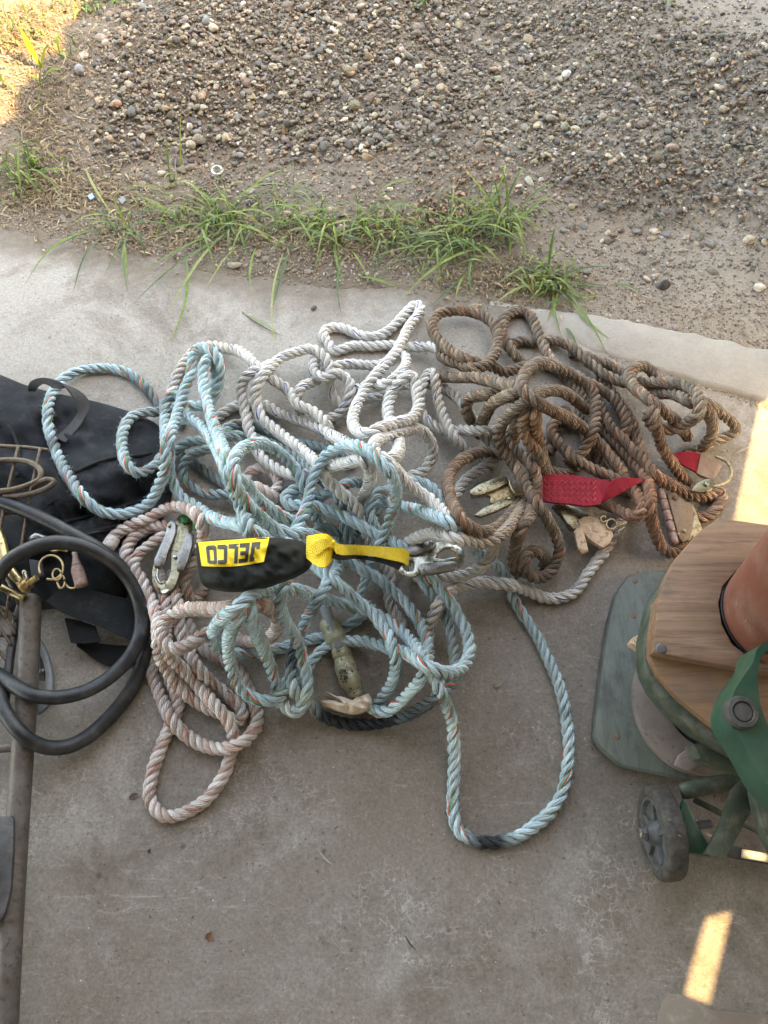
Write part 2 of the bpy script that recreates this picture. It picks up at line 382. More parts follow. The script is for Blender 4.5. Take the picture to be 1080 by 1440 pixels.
rope('white', 'off white rope running from the loops at left down under the brown coil',
 '296,592,1 305,587,2 320,576 333,571 350,568,2.5 376,571 393,582 411,589 431,596 451,603 464,612 487,623 504,634,2.5 525,641,3 549,655 569,676,4 591,692,4 609,706,4 625,721,3.5 643,737,3 660,749,2 680,756,1.5 694,766,3 691,780,4 684,790,4 669,802,4 651,809,4 631,811,3.5 613,809,3 598,800,1', 3)
rope('white', 'thin beige white rope arching behind the tallest blue loop',
 '240,560,h 241,550,2 246,536,3 255,515,3.5 268,498,3.5 282,489,4 296,486,4 313,489,4 336,494,4 351,504,4 363,519,4 384,534,3 400,544,2.5 410,556,2.5 419,570,3 438,577,3.5 451,587,3.5 460,599,3 466,614,2 476,632,h', 4)
rope('white', 'white rope falling from the tall arch and passing behind the round blue loop',
 '384,512,h 374,515,2 362,520,4 350,526,5 342,537,5 339,551,5 342,567,5 347,587,5 351,606,5 356,621,5 363,637,5 373,649,4.5 391,660,4.5 409,668,4 428,668,2 446,662,2 464,655,4 489,651,4 508,647,4 518,655,4 521,668,4.5 518,684,4.5 509,700,4 502,716,3 510,735,h', 5)
rope('white', 'white rope folded in the low back loops behind the slanting hairpin',
 '452,530,h 462,519,3 473,515,4 491,512,3.5 509,513,3 531,514,2.5 550,507,2 563,500,3 571,503,3 571,514,3.5 560,528,4 547,537,4 531,543,4 513,545,3 497,550,2 496,562,2 518,561,3 538,554,3 557,545,3 576,541,2 590,548,h', 3)
rope('white', 'white rope knotted in the small ring left of the slanting hairpin',
 '470,600,h 458,590,2 470,586,3 484,575,4 491,560,5 493,544,5.5 487,531,6 473,525,6 458,531,6 444,527,5 440,513,5 448,504,5 456,514,4 452,530,3 440,537,3 428,542,3 419,552,3 417,568,2 424,582,h', 4)
rope('white', 'white rope bending down from the brown rope end beside the grey gap',
 '712,604,h 695,606,2 671,606,3 650,605,3 630,606,3 612,600,3 597,587,3 591,572,3 592,552,3 598,532,4 606,522,5 611,530,5 613,545,5.5 616,563,5.5 621,579,5.5 630,599,5.5 640,616,5 653,629,5 668,640,3 684,648,1 700,652,h', 4)
rope('white', 'grimy white rope showing behind the tan coil around the brass hook',
 '588,546,h 602,541,2 618,545 636,553 650,567 662,584,1.5 680,612,1 700,638,1 687,653,2.5 669,664,3 653,678,3 644,691,2.5 632,708,1 615,722,h', 2)
rope('white', 'white rope curving across bare concrete up to the cream coated hook',
 '742,700,1 733,716,3 722,734,4 709,748,4 691,760,4.5 669,763,4.5 647,758,4.5 624,753,4 602,751,4 581,760,3.5 567,771,2 570,790,1 590,812,1 612,838,1', 4)
rope('white', 'white rope sweeping along the lower right edge of the heap',
 '880,722,h 868,742,1 860,758,1 850,776,0 836,793,0 825,809,0 814,827,0 800,837,0 783,842,0 761,839,0.5 744,831,1.5 725,824,2 703,820,2.5 678,819,2.5 656,821,2.5 639,828,2.5 625,839,3 614,854,3 608,870,3 604,886,2.5 600,905,1.5 592,930,h', 2)
# ---- brown
rope('brown', 'brown rope making the left open ring on the concrete and then the spiral end',
 '618,500,2 630,507,3 645,512,3 660,517,3.5 676,517,4 689,508,5 697,493,5.5 700,475,6 696,459,6 682,446,6 664,439,6 644,437,6 624,439,6 611,447,6 607,460,5.5 613,474,5 627,488,4.5 642,499,4 660,507,3.5 677,512,3 694,516,3 711,524,3 725,519,4 740,514,4 757,509,3 776,516,2 800,535,1 820,560,1 826,577,2 812,565,3 793,552,3.5 776,549,3.5 757,553,4 742,563,5 725,574,6 711,588,6.5 702,606,7 702,620,7 709,634,7 720,649,7 729,664,7 738,682,7.5 751,702,7.5 762,718,7 773,736,6 782,753,5 787,771,4 782,791,3.5 765,812,3 745,809,3 735,794,3 741,779,3.5 755,775,4 767,785,3.5 764,800,2', 5)
rope('brown', 'dark brown rope arching up at the middle of the brown tangle top',
 '750,520,h 738,512,2 727,502,3 718,492,3.5 710,478,4 705,464,4.5 708,449,5 720,439,5.5 734,437,6 747,446,6 754,463,6 760,479,6 767,494,6 775,508,5 790,520,3 806,526,3 822,535,4 838,544,4.5 856,555,4.5 870,570,4.5 878,586,4 881,602,3 872,618,1 862,630,h', 4)
rope('brown', 'long brown rope along the upper right edge ending in the upright bend',
 '716,486,1 729,480,3 747,481 760,483 774,478,5 791,481,5 809,492,5 824,506,5 842,521,5 860,532,4.5 877,537,3.5 902,538,3 921,538,4 942,540,4 962,542,4 976,550,4 984,565,4 984,579,4 974,590,4 959,599,4 944,604,3.5 926,603,2.5 914,595,3 911,583,5 917,576,6 921,590,6.5 925,611,6.5 932,631,6.5 944,650,6 956,666,5 970,682,h', 4)
rope('brown', 'brown rope with the frayed pale end lying out to the far right',
 '800,498,1 822,500,2 842,507,3 860,514 877,525,2.5 900,542,1 922,554,2 941,553,2 957,558,2 972,567,2 990,568,1 1004,573,1 1020,586,0 1032,596,0 1036,606,0 1023,613,0 1003,622,0 981,632,0 962,637,0', 2)
rope('brown', 'brown rope hooked over at the back right of the brown tangle',
 '985,632,1 994,622,1.5 1002,608,2 1001,592,2 991,574,2.5 974,562,1 950,552,1 932,540,1 920,528,2 913,518,3.5 902,514,5 891,518,6 885,531,6.5 893,546,6.5 909,559,6.5 927,573,6 944,587,5 956,600,3 968,616,h', 3)
rope('brown', 'brown rope in the large central loop on top of the brown tangle',
 '795,652,1 813,641,4 824,630,6 833,613,7 837,594,8 837,574,8 836,556,8 829,543,8 813,533,8 796,522,8 778,514,8 761,510,8 747,516,8 737,528,8 733,543,8 743,557,8 760,568,8 782,580,7.5 800,588,7 817,600,6 830,612,4 844,624,3 858,643,3 872,660,2.5 880,678,2 892,692,3 903,705,3 904,720,3 893,727,3 878,722,3 860,713,3 843,707,2 826,700,h', 6)
rope('brown', 'orange brown rope sweeping diagonally over the rusty hinge plate',
 '826,545,1 838,556,3 849,582,6 860,602,7 876,619,7 893,637,7 909,653,7 924,670,6.5 941,681,6 962,691,5.5 982,698,5 1001,696,4.5 1014,692,4 1015,700,3 1009,712,2 1001,722,1 988,728,1 974,726,h', 6)
rope('brown', 'brown rope dropping in a hanging U around the rusty hinge plate',
 '838,582,1 852,606,4 867,625,5 882,643,5 897,660,5 910,676,5 914,695,4 914,717,3 919,742,2 927,763,1 940,777,1 951,776,1 962,764,1 968,748,h', 4)
rope('brown', 'tan brown rope coiled round the brass snap hook',
 '606,530,1 622,530,3 644,531,4 667,531,4.5 689,536,5 707,541,5 722,545,4 733,560,2 725,600,1 720,630,2 711,640,3.5 698,637,5 680,636,6 658,642,6 641,654,6 631,671,6 631,691,6 638,711,6 647,729,5.5 660,742,5 678,749,5 696,744,4 713,731,3.5 726,714,2.5 735,695,1', 4)
rope('brown', 'brown rope plunging behind the vertical brown strand above the red strap',
 '672,612,h 677,598,2 683,583,3 691,569,4 704,561,4.5 720,554,5 734,551,4 742,570,2 736,592,3 738,611,4 749,629,4 761,645,4 766,662,3 768,684,h', 4)
rope('brown', 'tan rope twisted up out of the middle of the brown tangle',
 '668,598,h 659,585,2 655,571,3 659,560,4 674,557,4.5 693,554,4 713,556,2 735,568,1 752,580,3 753,596,4 755,616,4 762,640,2 770,665,h', 3)
rope('brown', 'dark brown rope slanting down behind the red strap',
 '806,600,h 792,592,2 779,594,3.5 775,605,4 781,619,5 793,630,5.5 804,643,5.5 820,653,5.5 838,662,5 856,669,4.5 872,679,3 886,695,h', 4)
rope('brown', 'brown rope dropping outside the spiral end with a ragged pale stub above',
 '708,606,1 711,618,4 718,628,6 732,640,6.5 748,654,6 753,668,3 752,690,2 748,715,3 741,732,4 731,748,4 725,766,3.5 721,785,3 724,800,2.5 731,812,2', 4)
# ---- pink
rope('pink', 'beige pink rope in the horizontal loop overlying the other pinkish strands',
 '322,886,h 332,897,2 345,903,2.5 362,902,2.5 380,896,2.5 391,880,2.5 386,863,2.5 371,851,2.5 354,850,2 338,853,2.5 318,856,3.5 296,857,4.5 276,856,5 254,859,5.5 238,868,5.5 228,880,5.5 227,897,5.5 236,910,5.5 249,913,5 264,907,4.5 280,898,4 295,889,3.5 310,880,2.5', 4)
rope('pink', 'beige pink rope in the wide middle loop on the bare floor',
 '262,752,h 246,746,4 229,739,4.5 211,742,4.5 193,751,4.5 181,766,4 176,781,3.5 180,802,3 192,832,2 204,868,1 210,905,1 213,930,1.5 214,949,1.5 222,971,2 231,992,2.5 242,1013,2.5 258,1031,2.5 276,1044,2 296,1051,1.5 316,1053,2 336,1047,2 353,1033,1 362,1016,0.5 361,998,0.5 353,976,1 343,957,1 330,938,1 312,928,1.5 287,913,1.5 272,893,1 262,872,h', 2)
rope('pink', 'beige pink rope third from the left in the bundle under the green tagged hook',
 '250,742,3 238,750,4 224,757,5 209,768,5 193,782,5 187,796,4.5 197,812,4 206,830,4 215,850,4 221,872,3.5 222,892,2.5 222,909,2 227,928,2 238,947,2 251,965,2 267,980,1.5 282,991,1 297,998,1 312,1003,h', 3)
rope('pink', 'beige pink rope reaching lowest, in the long loop at the bottom left',
 '222,800,1 229,825,3 233,852,3 233,880,2 234,905,2 239,923,3 253,937,3 267,952,3 281,968,3 296,985,3 311,1001,2.5 322,1015,2 328,1031,1 328,1047,0.5 324,1064,0 318,1082,0 309,1100,0 296,1118,0 280,1132,0 262,1142,0 244,1148,0 229,1147,0 216,1136,0 210,1119,0 211,1100,0 217,1078,0 224,1057,0 233,1035,0 242,1015,0.5 249,1001,0.8 250,985,0.8 246,970,0.8 238,952,h', 2)
rope('pink', 'beige pink rope ending in the tight bend beside the blue U loop',
 '240,805,1 245,830,3 250,852,3 251,872,2.5 256,893,2 266,917,3 276,936,3.5 289,951,3.5 304,964,3.5 320,978,3 333,990,2.5 342,1002,2 340,1012,1.2 329,1015,0.8 318,1006,h', 3)
rope('pink', 'beige pink rope with the white taped end beside the black rubber hose',
 '153,768,4 164,752,4 180,741,4.5 198,733,5 212,728,5.5 226,719,6 240,714,6.5 255,713,7 269,718,7 281,730,7 286,747,6 284,765,3 272,790,2 260,812,2.5 262,830,3 269,846,3 280,838,2.5 292,822,h', 4)
rope('pink', 'dull pinkish rope tangled deep inside the round blue loop',
 '344,690,h 347,670,2 360,659,3 376,660,3.5 390,670,3.5 392,684,3 380,695,2.5 366,688,4 357,683,4.5 372,691,4 388,701,3 404,715,h', 3)

rope('brown', 'dark brown rope half buried in the middle of the brown tangle',
 '728,556,0.5 748,588,0.8 772,636,0.8 789,578,0.8 811,584,0.8 824,622,0.8 802,664,0.8 772,662,0.8 746,622,0.5', 0.8)
rope('brown', 'dark brown rope mostly hidden under the right side of the brown tangle',
 '842,528,0.5 866,560,0.8 887,592,0.8 898,626,0.8 906,656,0.8 890,692,0.8 860,682,0.8 840,642,0.8 830,604,0.5', 0.8)
rope('blue', 'grey blue rope deep under the round loops with a blackened left end',
 '256,640,0.5 272,651,1 288,663,1 308,676,1 335,690,1 366,702,1 402,690,1 440,701,1 470,688,1 502,678,1 532,702,1 520,740,1 480,748,1 452,742,1 432,765,0.5', 1)
# stains: px, py, radius, colour, strength, kinds
STAINS = [(340,930,70,(.42,.50,.48),.4,'blue'),(560,930,120,(.50,.63,.64),.3,'blue'),(280,530,60,(.50,.70,.74),.5,'blue'),(330,660,70,(.50,.66,.68),.4,'blue'),(720,1050,160,(.62,.74,.73),.5,'blue'),
 (222,560,26,(.03,.035,.04),.8,'blue'),(200,545,22,(.06,.07,.07),.45,'blue'),(74,628,10,(.05,.045,.04),.75,'blue'),(84,656,16,(.04,.04,.04),.5,'blue'),(96,680,12,(.04,.04,.04),.5,'blue'),
 (285,660,26,(.03,.032,.036),.9,'greyblue'),(690,1186,26,(.02,.022,.026),.97,'blue'),(663,1184,12,(.05,.05,.055),.6,'blue'),
 (412,930,20,(.03,.03,.035),.85,'blackend'),(418,900,16,(.04,.04,.045),.7,'blackend'),(448,852,20,(.05,.05,.055),.6,'blackend'),(470,1010,40,(.015,.016,.02),.95,'blackend'),(530,1016,50,(.012,.013,.017),.97,'blackend'),(595,995,34,(.02,.02,.024),.9,'blackend'),(636,930,40,(.16,.13,.1),.6,'blackend'),
 (795,1005,8,(.04,.04,.045),.5,'blue'),(424,980,14,(.40,.42,.30),.6,'blue'),(405,1000,16,(.45,.46,.34),.5,'blue'),
 (880,625,80,(.36,.20,.13),.35,'brown'),(950,690,60,(.50,.31,.22),.65,'brown'),(1010,700,30,(.66,.48,.38),.8,'brown'),(880,715,50,(.38,.21,.14),.6,'brown'),(930,740,60,(.33,.17,.11),.65,'brown'),(755,600,22,(.5,.28,.17),.7,'brown'),
 (655,690,60,(.33,.22,.16),.65,'brown'),(700,720,50,(.27,.19,.14),.5,'brown'),(650,540,50,(.33,.24,.17),.5,'brown'),(690,570,26,(.34,.24,.16),.5,'brown'),(745,655,16,(.5,.4,.34),.7,'brown'),(775,505,14,(.5,.46,.42),.6,'brown'),(1010,615,36,(.52,.43,.34),.8,'brown'),(760,790,14,(.45,.4,.34),.7,'brown'),(640,445,50,(.23,.155,.105),.55,'brown'),(755,800,40,(.14,.1,.075),.5,'brown'),
 (640,595,60,(.42,.35,.27),.4,'white'),(722,722,60,(.26,.19,.135),.95,'white'),(690,752,46,(.42,.33,.24),.6,'white'),(610,870,30,(.42,.34,.26),.6,'white'),(553,840,36,(.4,.33,.3),.5,'white'),(640,500,24,(.42,.34,.25),.6,'white'),(255,515,22,(.5,.42,.31),.5,'white'),(320,490,22,(.6,.5,.38),.5,'white'),(440,570,60,(.46,.43,.38),.4,'white'),(620,555,24,(.4,.32,.23),.5,'white'),(860,760,18,(.55,.40,.38),.6,'white'),
 (270,830,30,(.3,.21,.13),.7,'pink'),(330,880,60,(.26,.17,.14),.6,'pink'),(154,768,9,(.75,.72,.68),.9,'pink'),(240,720,40,(.42,.31,.26),.4,'pink'),
 (290,650,40,(.30,.37,.37),.5,'greyblue'),(180,620,50,(.42,.47,.44),.45,'blue'),]

def bag_floor(x, y): return BAG.z(x, y)*BAG.inside(x, y)

def solve_ropes():
    X = []; Y = []; L = []; K = []; IDS = []; ARC = []; RR = []
    for i, r in enumerate(ROPES):
        s = catmull(r['pts'], 5.0); r['n0'] = len(IDS) and sum(len(a) for a in X)
        X.append(s[:, 0]); Y.append(s[:, 1]); L.append(s[:, 2]); IDS.append(np.full(len(s), i))
        ARC.append(np.r_[0, np.cumsum(np.hypot(np.diff(s[:, 0]), np.diff(s[:, 1])))]); RR.append(np.full(len(s), RK[r['kind']][0]))
    cnt = [len(a) for a in X]
    X, Y, L, ID, A, Rr = map(np.concatenate, (X, Y, L, IDS, ARC, RR))
    pm = np.array([pxm(y, .03) for y in Y])
    fl = bag_floor(X, Y)+Rr*.93
    z = fl+L*.0068
    dx = X[:, None]-X[None]; dy = Y[:, None]-Y[None]; d = np.hypot(dx, dy)
    D = (Rr[:, None]+Rr[None])*pm[:, None]
    ok = (d < D) & ~((ID[:, None] == ID[None]) & (np.abs(A[:, None]-A[None]) < 34))
    lay = L+ID*1e-4
    I, J = np.nonzero(ok & (lay[:, None] > lay[None]))
    # the vertical offset that a crossing needs, softened because rope squashes
    need = (Rr[I]+Rr[J])*np.sqrt(np.maximum(1-(d[I, J]/D[I, J])**2, 0))*.86
    starts = np.cumsum([0]+cnt)
    for it in range(420):
        df = need-(z[I]-z[J]); m = df > 0
        up = np.zeros_like(z); dn = np.zeros_like(z)
        np.maximum.at(up, I[m], df[m]); np.maximum.at(dn, J[m], df[m])
        z = z+.45*up-.25*dn
        z = np.maximum(z, fl)
        for a, b in zip(starts[:-1], starts[1:]):
            q = z[a:b]
            for _ in range(2):
                s = q.copy(); s[1:-1] = .25*q[:-2]+.5*q[1:-1]+.25*q[2:]
                q = s
            z[a:b] = np.maximum(q-.00012, fl[a:b])
    for r, a, b in zip(ROPES, starts[:-1], starts[1:]):
        r['x'], r['y'], r['z'], r['l'] = X[a:b], Y[a:b], z[a:b], L[a:b]
    return X, Y, z+Rr

def build_rope(r, idx):
    kind = r['kind']; rad, layk = RK[kind]
    c = PA(r['x'], r['y'], r['z'])
    aux = np.stack([r['x'], r['y']], 1)
    s = np.r_[0, np.cumsum(np.linalg.norm(np.diff(c, axis=0), axis=1))]
    n = max(12, int(s[-1]/.0024)); t = np.linspace(0, s[-1], n)
    c = np.stack([np.interp(t, s, c[:, i]) for i in range(3)], 1); aux = np.stack([np.interp(t, s, aux[:, i]) for i in range(2)], 1)
    for _ in range(6):
        q = c.copy(); q[1:-1] = .25*c[:-2]+.5*c[1:-1]+.25*c[2:]; c = q
    rng = np.random.default_rng(100+idx)
    def wob(sc):
        k = max(3, int(t[-1]/sc)); return np.interp(t, np.linspace(0, t[-1], k), rng.normal(0, 1, k))
    rr = rad*(1+.035*wob(.05))
    T, N, B = frames(c)
    lay = layk*2*rad; ph = 2*np.pi*t/lay+.55*wob(.10)+.22*wob(.03)+rng.uniform(0, 6)
    K = 8; V = []; F = []; UV = []; ST = []; CO = []; MI = []
    base = np.array(BASEC[kind])
    col = np.tile(base, (n, 1))*(1+.06*wob(.06))[:, None]
    cls = 'blackend' if 'almost black' in r['label'] else 'greyblue' if ('greyish' in r['label'] or 'grey blue' in r['label']) else kind
    if cls == 'greyblue': col = col*np.array([.66, .68, .68])
    for (sx, sy, sr, sc, am, kk) in STAINS:
        if kk not in (kind, cls): continue
        w = am*np.clip(1.5-np.hypot(aux[:, 0]-sx, aux[:, 1]-sy)/sr+(.22*wob(.01) if am < .9 else .06*wob(.006)), 0, 1)
        w = np.clip(w, 0, 1)[:, None]; col = col*(1-w)+np.array(sc)*w
    col = np.clip(col, .008, .85)
    lang = math.atan(2*math.pi*.53*rad/lay); srad = .445*rad*(1/math.cos(lang))**.3
    endf = np.ones(n); endf[:3] = (.35, .75, .95); endf[-3:] = (.95, .75, .35)
    for sidx in range(3):
        a = ph+sidx*2*np.pi/3
        rd = np.cos(a)[:, None]*N+np.sin(a)[:, None]*B
        pc = c+rd*(rr*.575*(1+.05*wob(.03)))[:, None]
        tt = np.gradient(pc, axis=0); tt /= np.linalg.norm(tt, axis=1)[:, None]+1e-12
        nn = rd-tt*np.sum(rd*tt, 1)[:, None]; nn /= np.linalg.norm(nn, axis=1)[:, None]+1e-12
        bb = np.cross(tt, nn)
        an = np.arange(K)/K*2*np.pi
        sr = (rr/rad)*srad*endf*(1+.07*wob(.018))
        v = pc[:, None]+sr[:, None, None]*(np.cos(an)[None, :, None]*nn[:, None]+np.sin(an)[None, :, None]*bb[:, None])
        b0 = len(V)*0+sum(len(q) for q in V)
        V.append(v.reshape(-1, 3)); ST.append(np.full(n*K, sidx)); CO.append(np.repeat(np.clip(col*np.array(STRANDC[kind][sidx])*(1+.07*wob(.03))[:, None], .008, .86), K, 0))
        sl = t/math.cos(lang); tw = sl*math.tan(lang)/(2*math.pi*srad)*.9
        i = np.arange(n-1)[:, None]; j = np.arange(K)[None]
        q = np.stack([i*K+j, i*K+(j+1) % K, (i+1)*K+(j+1) % K, (i+1)*K+j], -1).reshape(-1, 4)+b0
        F.append(q)
        u0 = (j/K+0*i); u1 = ((j+1)/K+0*i); t0 = tw[:-1][:, None]; t1 = tw[1:][:, None]; s0 = sl[:-1][:, None]+0*j; s1 = sl[1:][:, None]+0*j
        uv = np.stack([np.stack([u0+t0, s0], -1), np.stack([u1+t0, s0], -1), np.stack([u1+t1, s1], -1), np.stack([u0+t1, s1], -1)], 2).reshape(-1, 2)
        UV.append(uv)
    V = np.concatenate(V); F = np.concatenate(F); UV = np.concatenate(UV); ST = np.concatenate(ST); CO = np.concatenate(CO)
    # loose fibres standing off the rope
    nf = int(t[-1]*{'blue': 1100, 'white': 160, 'brown': 420, 'pink': 260}[kind])
    fi = rng.integers(2, n-2, nf); fa = rng.uniform(0, 6.283, nf)
    d = np.cos(fa)[:, None]*N[fi]+np.sin(fa)[:, None]*B[fi]
    p0 = c[fi]+d*(rr[fi]*.93)[:, None]; Lf = rng.uniform(.0025, .0085, nf)[:, None]
    dirv = d*rng.uniform(.25, .9, nf)[:, None]+T[fi]*rng.normal(0, .8, nf)[:, None]; dirv /= np.linalg.norm(dirv, axis=1)[:, None]
    sd = np.cross(dirv, rng.normal(0, 1, (nf, 3))); sd /= np.linalg.norm(sd, axis=1)[:, None]
    fv = np.stack([p0-sd*.00026, p0+sd*.00026, p0+dirv*Lf+T[fi]*rng.normal(0, .001, nf)[:, None]], 1).reshape(-1, 3)
    nb = len(V); tri = np.arange(nf*3).reshape(-1, 3)+nb
    V = np.vstack([V, fv]); ST = np.r_[ST, np.full(nf*3, 1)]; CO = np.vstack([CO, np.repeat(np.clip(col[fi]*1.1, 0, .85), 3, 0)])
    UV = np.vstack([UV, np.tile([[.8, .1]], (nf*3, 1))])
    o = link(r['name'], V, F.tolist()+tri.tolist(), RM[kind], None, True, UV)
    at = o.data.attributes.new('strand', 'FLOAT', 'POINT'); at.data.foreach_set('value', ST.astype(np.float32))
    ca = o.data.attributes.new('Col', 'FLOAT_COLOR', 'POINT'); ca.data.foreach_set('color', np.c_[CO, np.ones(len(CO))].astype(np.float32).ravel())
    tag(o, r['label'], 'rope', 'ropes in the tangled heap')
    return o
# ------------------------------------------------------------------ materials for the things
def fabric(name, c1, c2, weave=900, rough=.9, dust=.25):
    n = NT(name); o = n.obj()
    sx = n.new('ShaderNodeSeparateXYZ'); n.put(sx.inputs[0], o)
    w = n.math('MULTIPLY', n.math('SINE', n.math('MULTIPLY', n.math('ADD', sx.outputs[0], n.math('MULTIPLY', sx.outputs[1], .4)), weave*2)), n.math('SINE', n.math('MULTIPLY', n.math('SUBTRACT', sx.outputs[1], n.math('MULTIPLY', sx.outputs[0], .4)), weave*2)))
    col = n.mix(n.ramp(n.noise(o, 26, 6, .7), .35, .65), c1, c2)
    col = n.mix(n.ramp(w, -.4, 1, 0, .5), col, tuple(min(1, x*2.8+.006) for x in c2))
    d = n.math('MULTIPLY', n.ramp(n.noise(o, 40, 9, .8), .5, .72), dust); col = n.mix(d, col, (.22, .21, .2))
    sp = n.ramp(n.noise(o, 260, 2, .5), .74, .78); col = n.mix(n.math('MULTIPLY', sp, dust*1.4), col, (.45, .43, .4))
    return n.done(col, rough, 0, n.bump(n.math('ADD', n.math('MULTIPLY', w, .35), n.noise(o, 70, 6, .7)), .5, .0022), .2)

def webbing(name, c1, c2, freq=2600, axis=0, worn_c=None):
    n = NT(name); o = n.obj()
    sx = n.new('ShaderNodeSeparateXYZ'); n.put(sx.inputs[0], o)
    a = n.math('SINE', n.math('MULTIPLY', n.math('ADD', sx.outputs[axis], n.math('MULTIPLY', sx.outputs[1-axis], .35)), freq))
    b = n.math('SINE', n.math('MULTIPLY', n.math('SUBTRACT', sx.outputs[1-axis], n.math('MULTIPLY', sx.outputs[axis], .2)), freq*.7))
    w = n.math('MULTIPLY', a, b)
    col = n.mix(n.ramp(n.noise(o, 60, 6, .7), .35, .65), c1, c2); col = n.mix(n.ramp(w, 0, 1, 0, .35), col, tuple(x*.45 for x in c1))
    if worn_c: col = n.mix(n.ramp(n.noise(o, 130, 7, .8), .52, .72, 0, .75), col, worn_c)
    return n.done(col, .8, 0, n.bump(w, .5, .001), .25)

def wood(name, c1, c2, c3, sc=(4, 60, 60), rough=.65, ang=0.0, stain=(.12, .09, .07)):
    n = NT(name); mp = n.scale(n.obj(), sc); mp.inputs['Rotation'].default_value = (0, 0, ang); v = mp.outputs[0]
    a = n.noise(v, 1.2, 8, .65, 1.0); b = n.noise(v, 4.5, 6, .7, .3)
    col = n.mix(n.ramp(a, .3, .7), c1, c2); col = n.mix(n.ramp(b, .5, .72, 0, .8), col, c3)
    s = n.noise(n.obj(), 17, 7, .75); col = n.mix(n.ramp(s, .50, .66, 0, .65), col, stain); sc_ = n.noise(v, 9.0, 5, .8); col = n.mix(n.ramp(sc_, .62, .72, 0, .45), col, tuple(min(1, q*1.7) for q in c2))
    dots = n.ramp(n.noise(n.obj(), 90, 3, .6), .72, .78); col = n.mix(n.math('MULTIPLY', dots, .6), col, stain)
    return n.done(col, rough, 0, n.bump(n.math('ADD', n.math('MULTIPLY', a, .4), n.math('MULTIPLY', b, .6)), .45, .0015), .3)

M = {}
M['bag'] = fabric('black_mesh_fabric', (.008, .0098, .0125), (.013, .0155, .0195), 1100, .9, .16)
M['bagweb'] = webbing('charcoal_webbing', (.045, .046, .052), (.065, .066, .072), 2400)
M['flap'] = fabric('black_nylon', (.0055, .0072, .009), (.008, .0105, .0125), 2000, .7, .12)
M['dkrubber'] = worn('black_hose_rubber', (.0085, .010, .0125), (.014, .017, .021), .42, 0, 22, (.03, .034, .038), (.55, .66), .3, .12)
M['cart'] = worn('worn_brown_enamel', (.075, .060, .050), (.115, .098, .086), .5, .15, 30, (.035, .029, .025), (.54, .64), .4, .22)
M['rod'] = worn('rusty_wire', (.085, .06, .044), (.15, .115, .09), .5, .55, 60, (.055, .04, .03), (.5, .62), .35, .2)
M['dkmetal'] = worn('dark_steel', (.05, .052, .055), (.09, .09, .092), .5, .4, 40, (.16, .13, .1), (.62, .7), .3, .2)
M['bluegrey'] = worn('blue_grey_paint', (.16, .185, .20), (.22, .24, .25), .55, .1, 50, (.08, .075, .07), (.6, .68), .2, .2)
M['brass'] = worn('brass_plated_steel', (.36, .27, .13), (.48, .39, .23), .34, .9, 50, (.16, .11, .06), (.54, .64), .2, .1)
M['gold'] = worn('tarnished_gold_wire', (.45, .32, .16), (.6, .46, .26), .35, .9, 80, (.2, .14, .09), (.6, .7), .2, .1)
M['steel'] = worn('zinc_plated_steel', (.33, .35, .30), (.50, .52, .47), .26, .95, 55, (.13, .12, .08), (.52, .62), .25, .15)
M['hooksteel'] = worn('dull_olive_steel', (.20, .185, .12), (.32, .30, .21), .28, .9, 60, (.09, .075, .05), (.52, .62), .3, .2)
M['greysteel'] = worn('grey_latch_steel', (.17, .17, .165), (.29, .29, .275), .3, .9, 60, (.08, .07, .06), (.55, .66), .3, .2)
M['brasshook'] = worn('yellowed_hook_steel', (.40, .30, .16), (.50, .43, .28), .42, .75, 70, (.16, .10, .06), (.5, .62), .35, .2)
M['rust'] = worn('rust', (.20, .09, .055), (.30, .17, .12), .75, .3, 70, (.10, .05, .035), (.5, .62), .5, .25)
M['rustplate'] = worn('brown_hinge_steel', (.20, .135, .09), (.28, .20, .14), .55, .5, 60, (.12, .06, .04), (.55, .66), .35, .25)
M['mauve'] = worn('mauve_rusted_barrel', (.30, .20, .18), (.42, .32, .30), .6, .35, 90, (.2, .10, .07), (.5, .62), .4, .2)
M['cream'] = worn('cream_paint_worn', (.46, .32, .21), (.57, .43, .31), .5, 0, 40, (.24, .12, .06), (.50, .62), .2, .15)
M['green_tag'] = worn('green_plastic', (.02, .22, .08), (.03, .28, .1), .4, 0, 60)
M['whitepaint'] = worn('white_paint_spot', (.7, .7, .68), (.78, .78, .76), .6, 0, 80, (.3, .3, .28), (.6, .7))
M['pouch'] = fabric('black_pouch_cover', (.0045, .0062, .0060), (.007, .009, .0085), 1500, .55, .05)
M['label'] = worn('yellow_vinyl_label', (.80, .56, .02), (.84, .60, .03), .42, 0, 60, (.45, .33, .12), (.7, .78), .05)
M['ink'] = worn('black_ink', (.012, .012, .012), (.02, .02, .02), .5, 0, 90, (.3, .22, .05), (.68, .72), .05)
M['yellow'] = webbing('yellow_webbing', (.80, .55, .03), (.84, .62, .09), 2300, 0, (.55, .36, .06))
M['blackweb'] = webbing('black_webbing', (.015, .015, .016), (.025, .025, .026), 2300)
M['red'] = webbing('red_webbing', (.29, .014, .034), (.36, .024, .045), 2600, 0, (.20, .05, .05))
M['redcap'] = worn('clear_brown_shrink', (.20, .13, .10), (.30, .21, .17), .35, 0, 60, (.12, .07, .05), (.6, .7), .2, .2)
M['paper'] = worn('stained_paper', (.55, .44, .35), (.66, .57, .47), .85, 0, 60, (.36, .24, .16), (.58, .7), .4)
M['whitetape'] = worn('crumpled_white_tape', (.52, .48, .44), (.62, .59, .55), .6, 0, 90, (.28, .22, .18), (.5, .62), .9)
n = NT('cloudy_plastic'); _o = n.obj(); n.b.inputs['Transmission Weight'].default_value = .35; n.b.inputs['Subsurface Weight'].default_value = .15
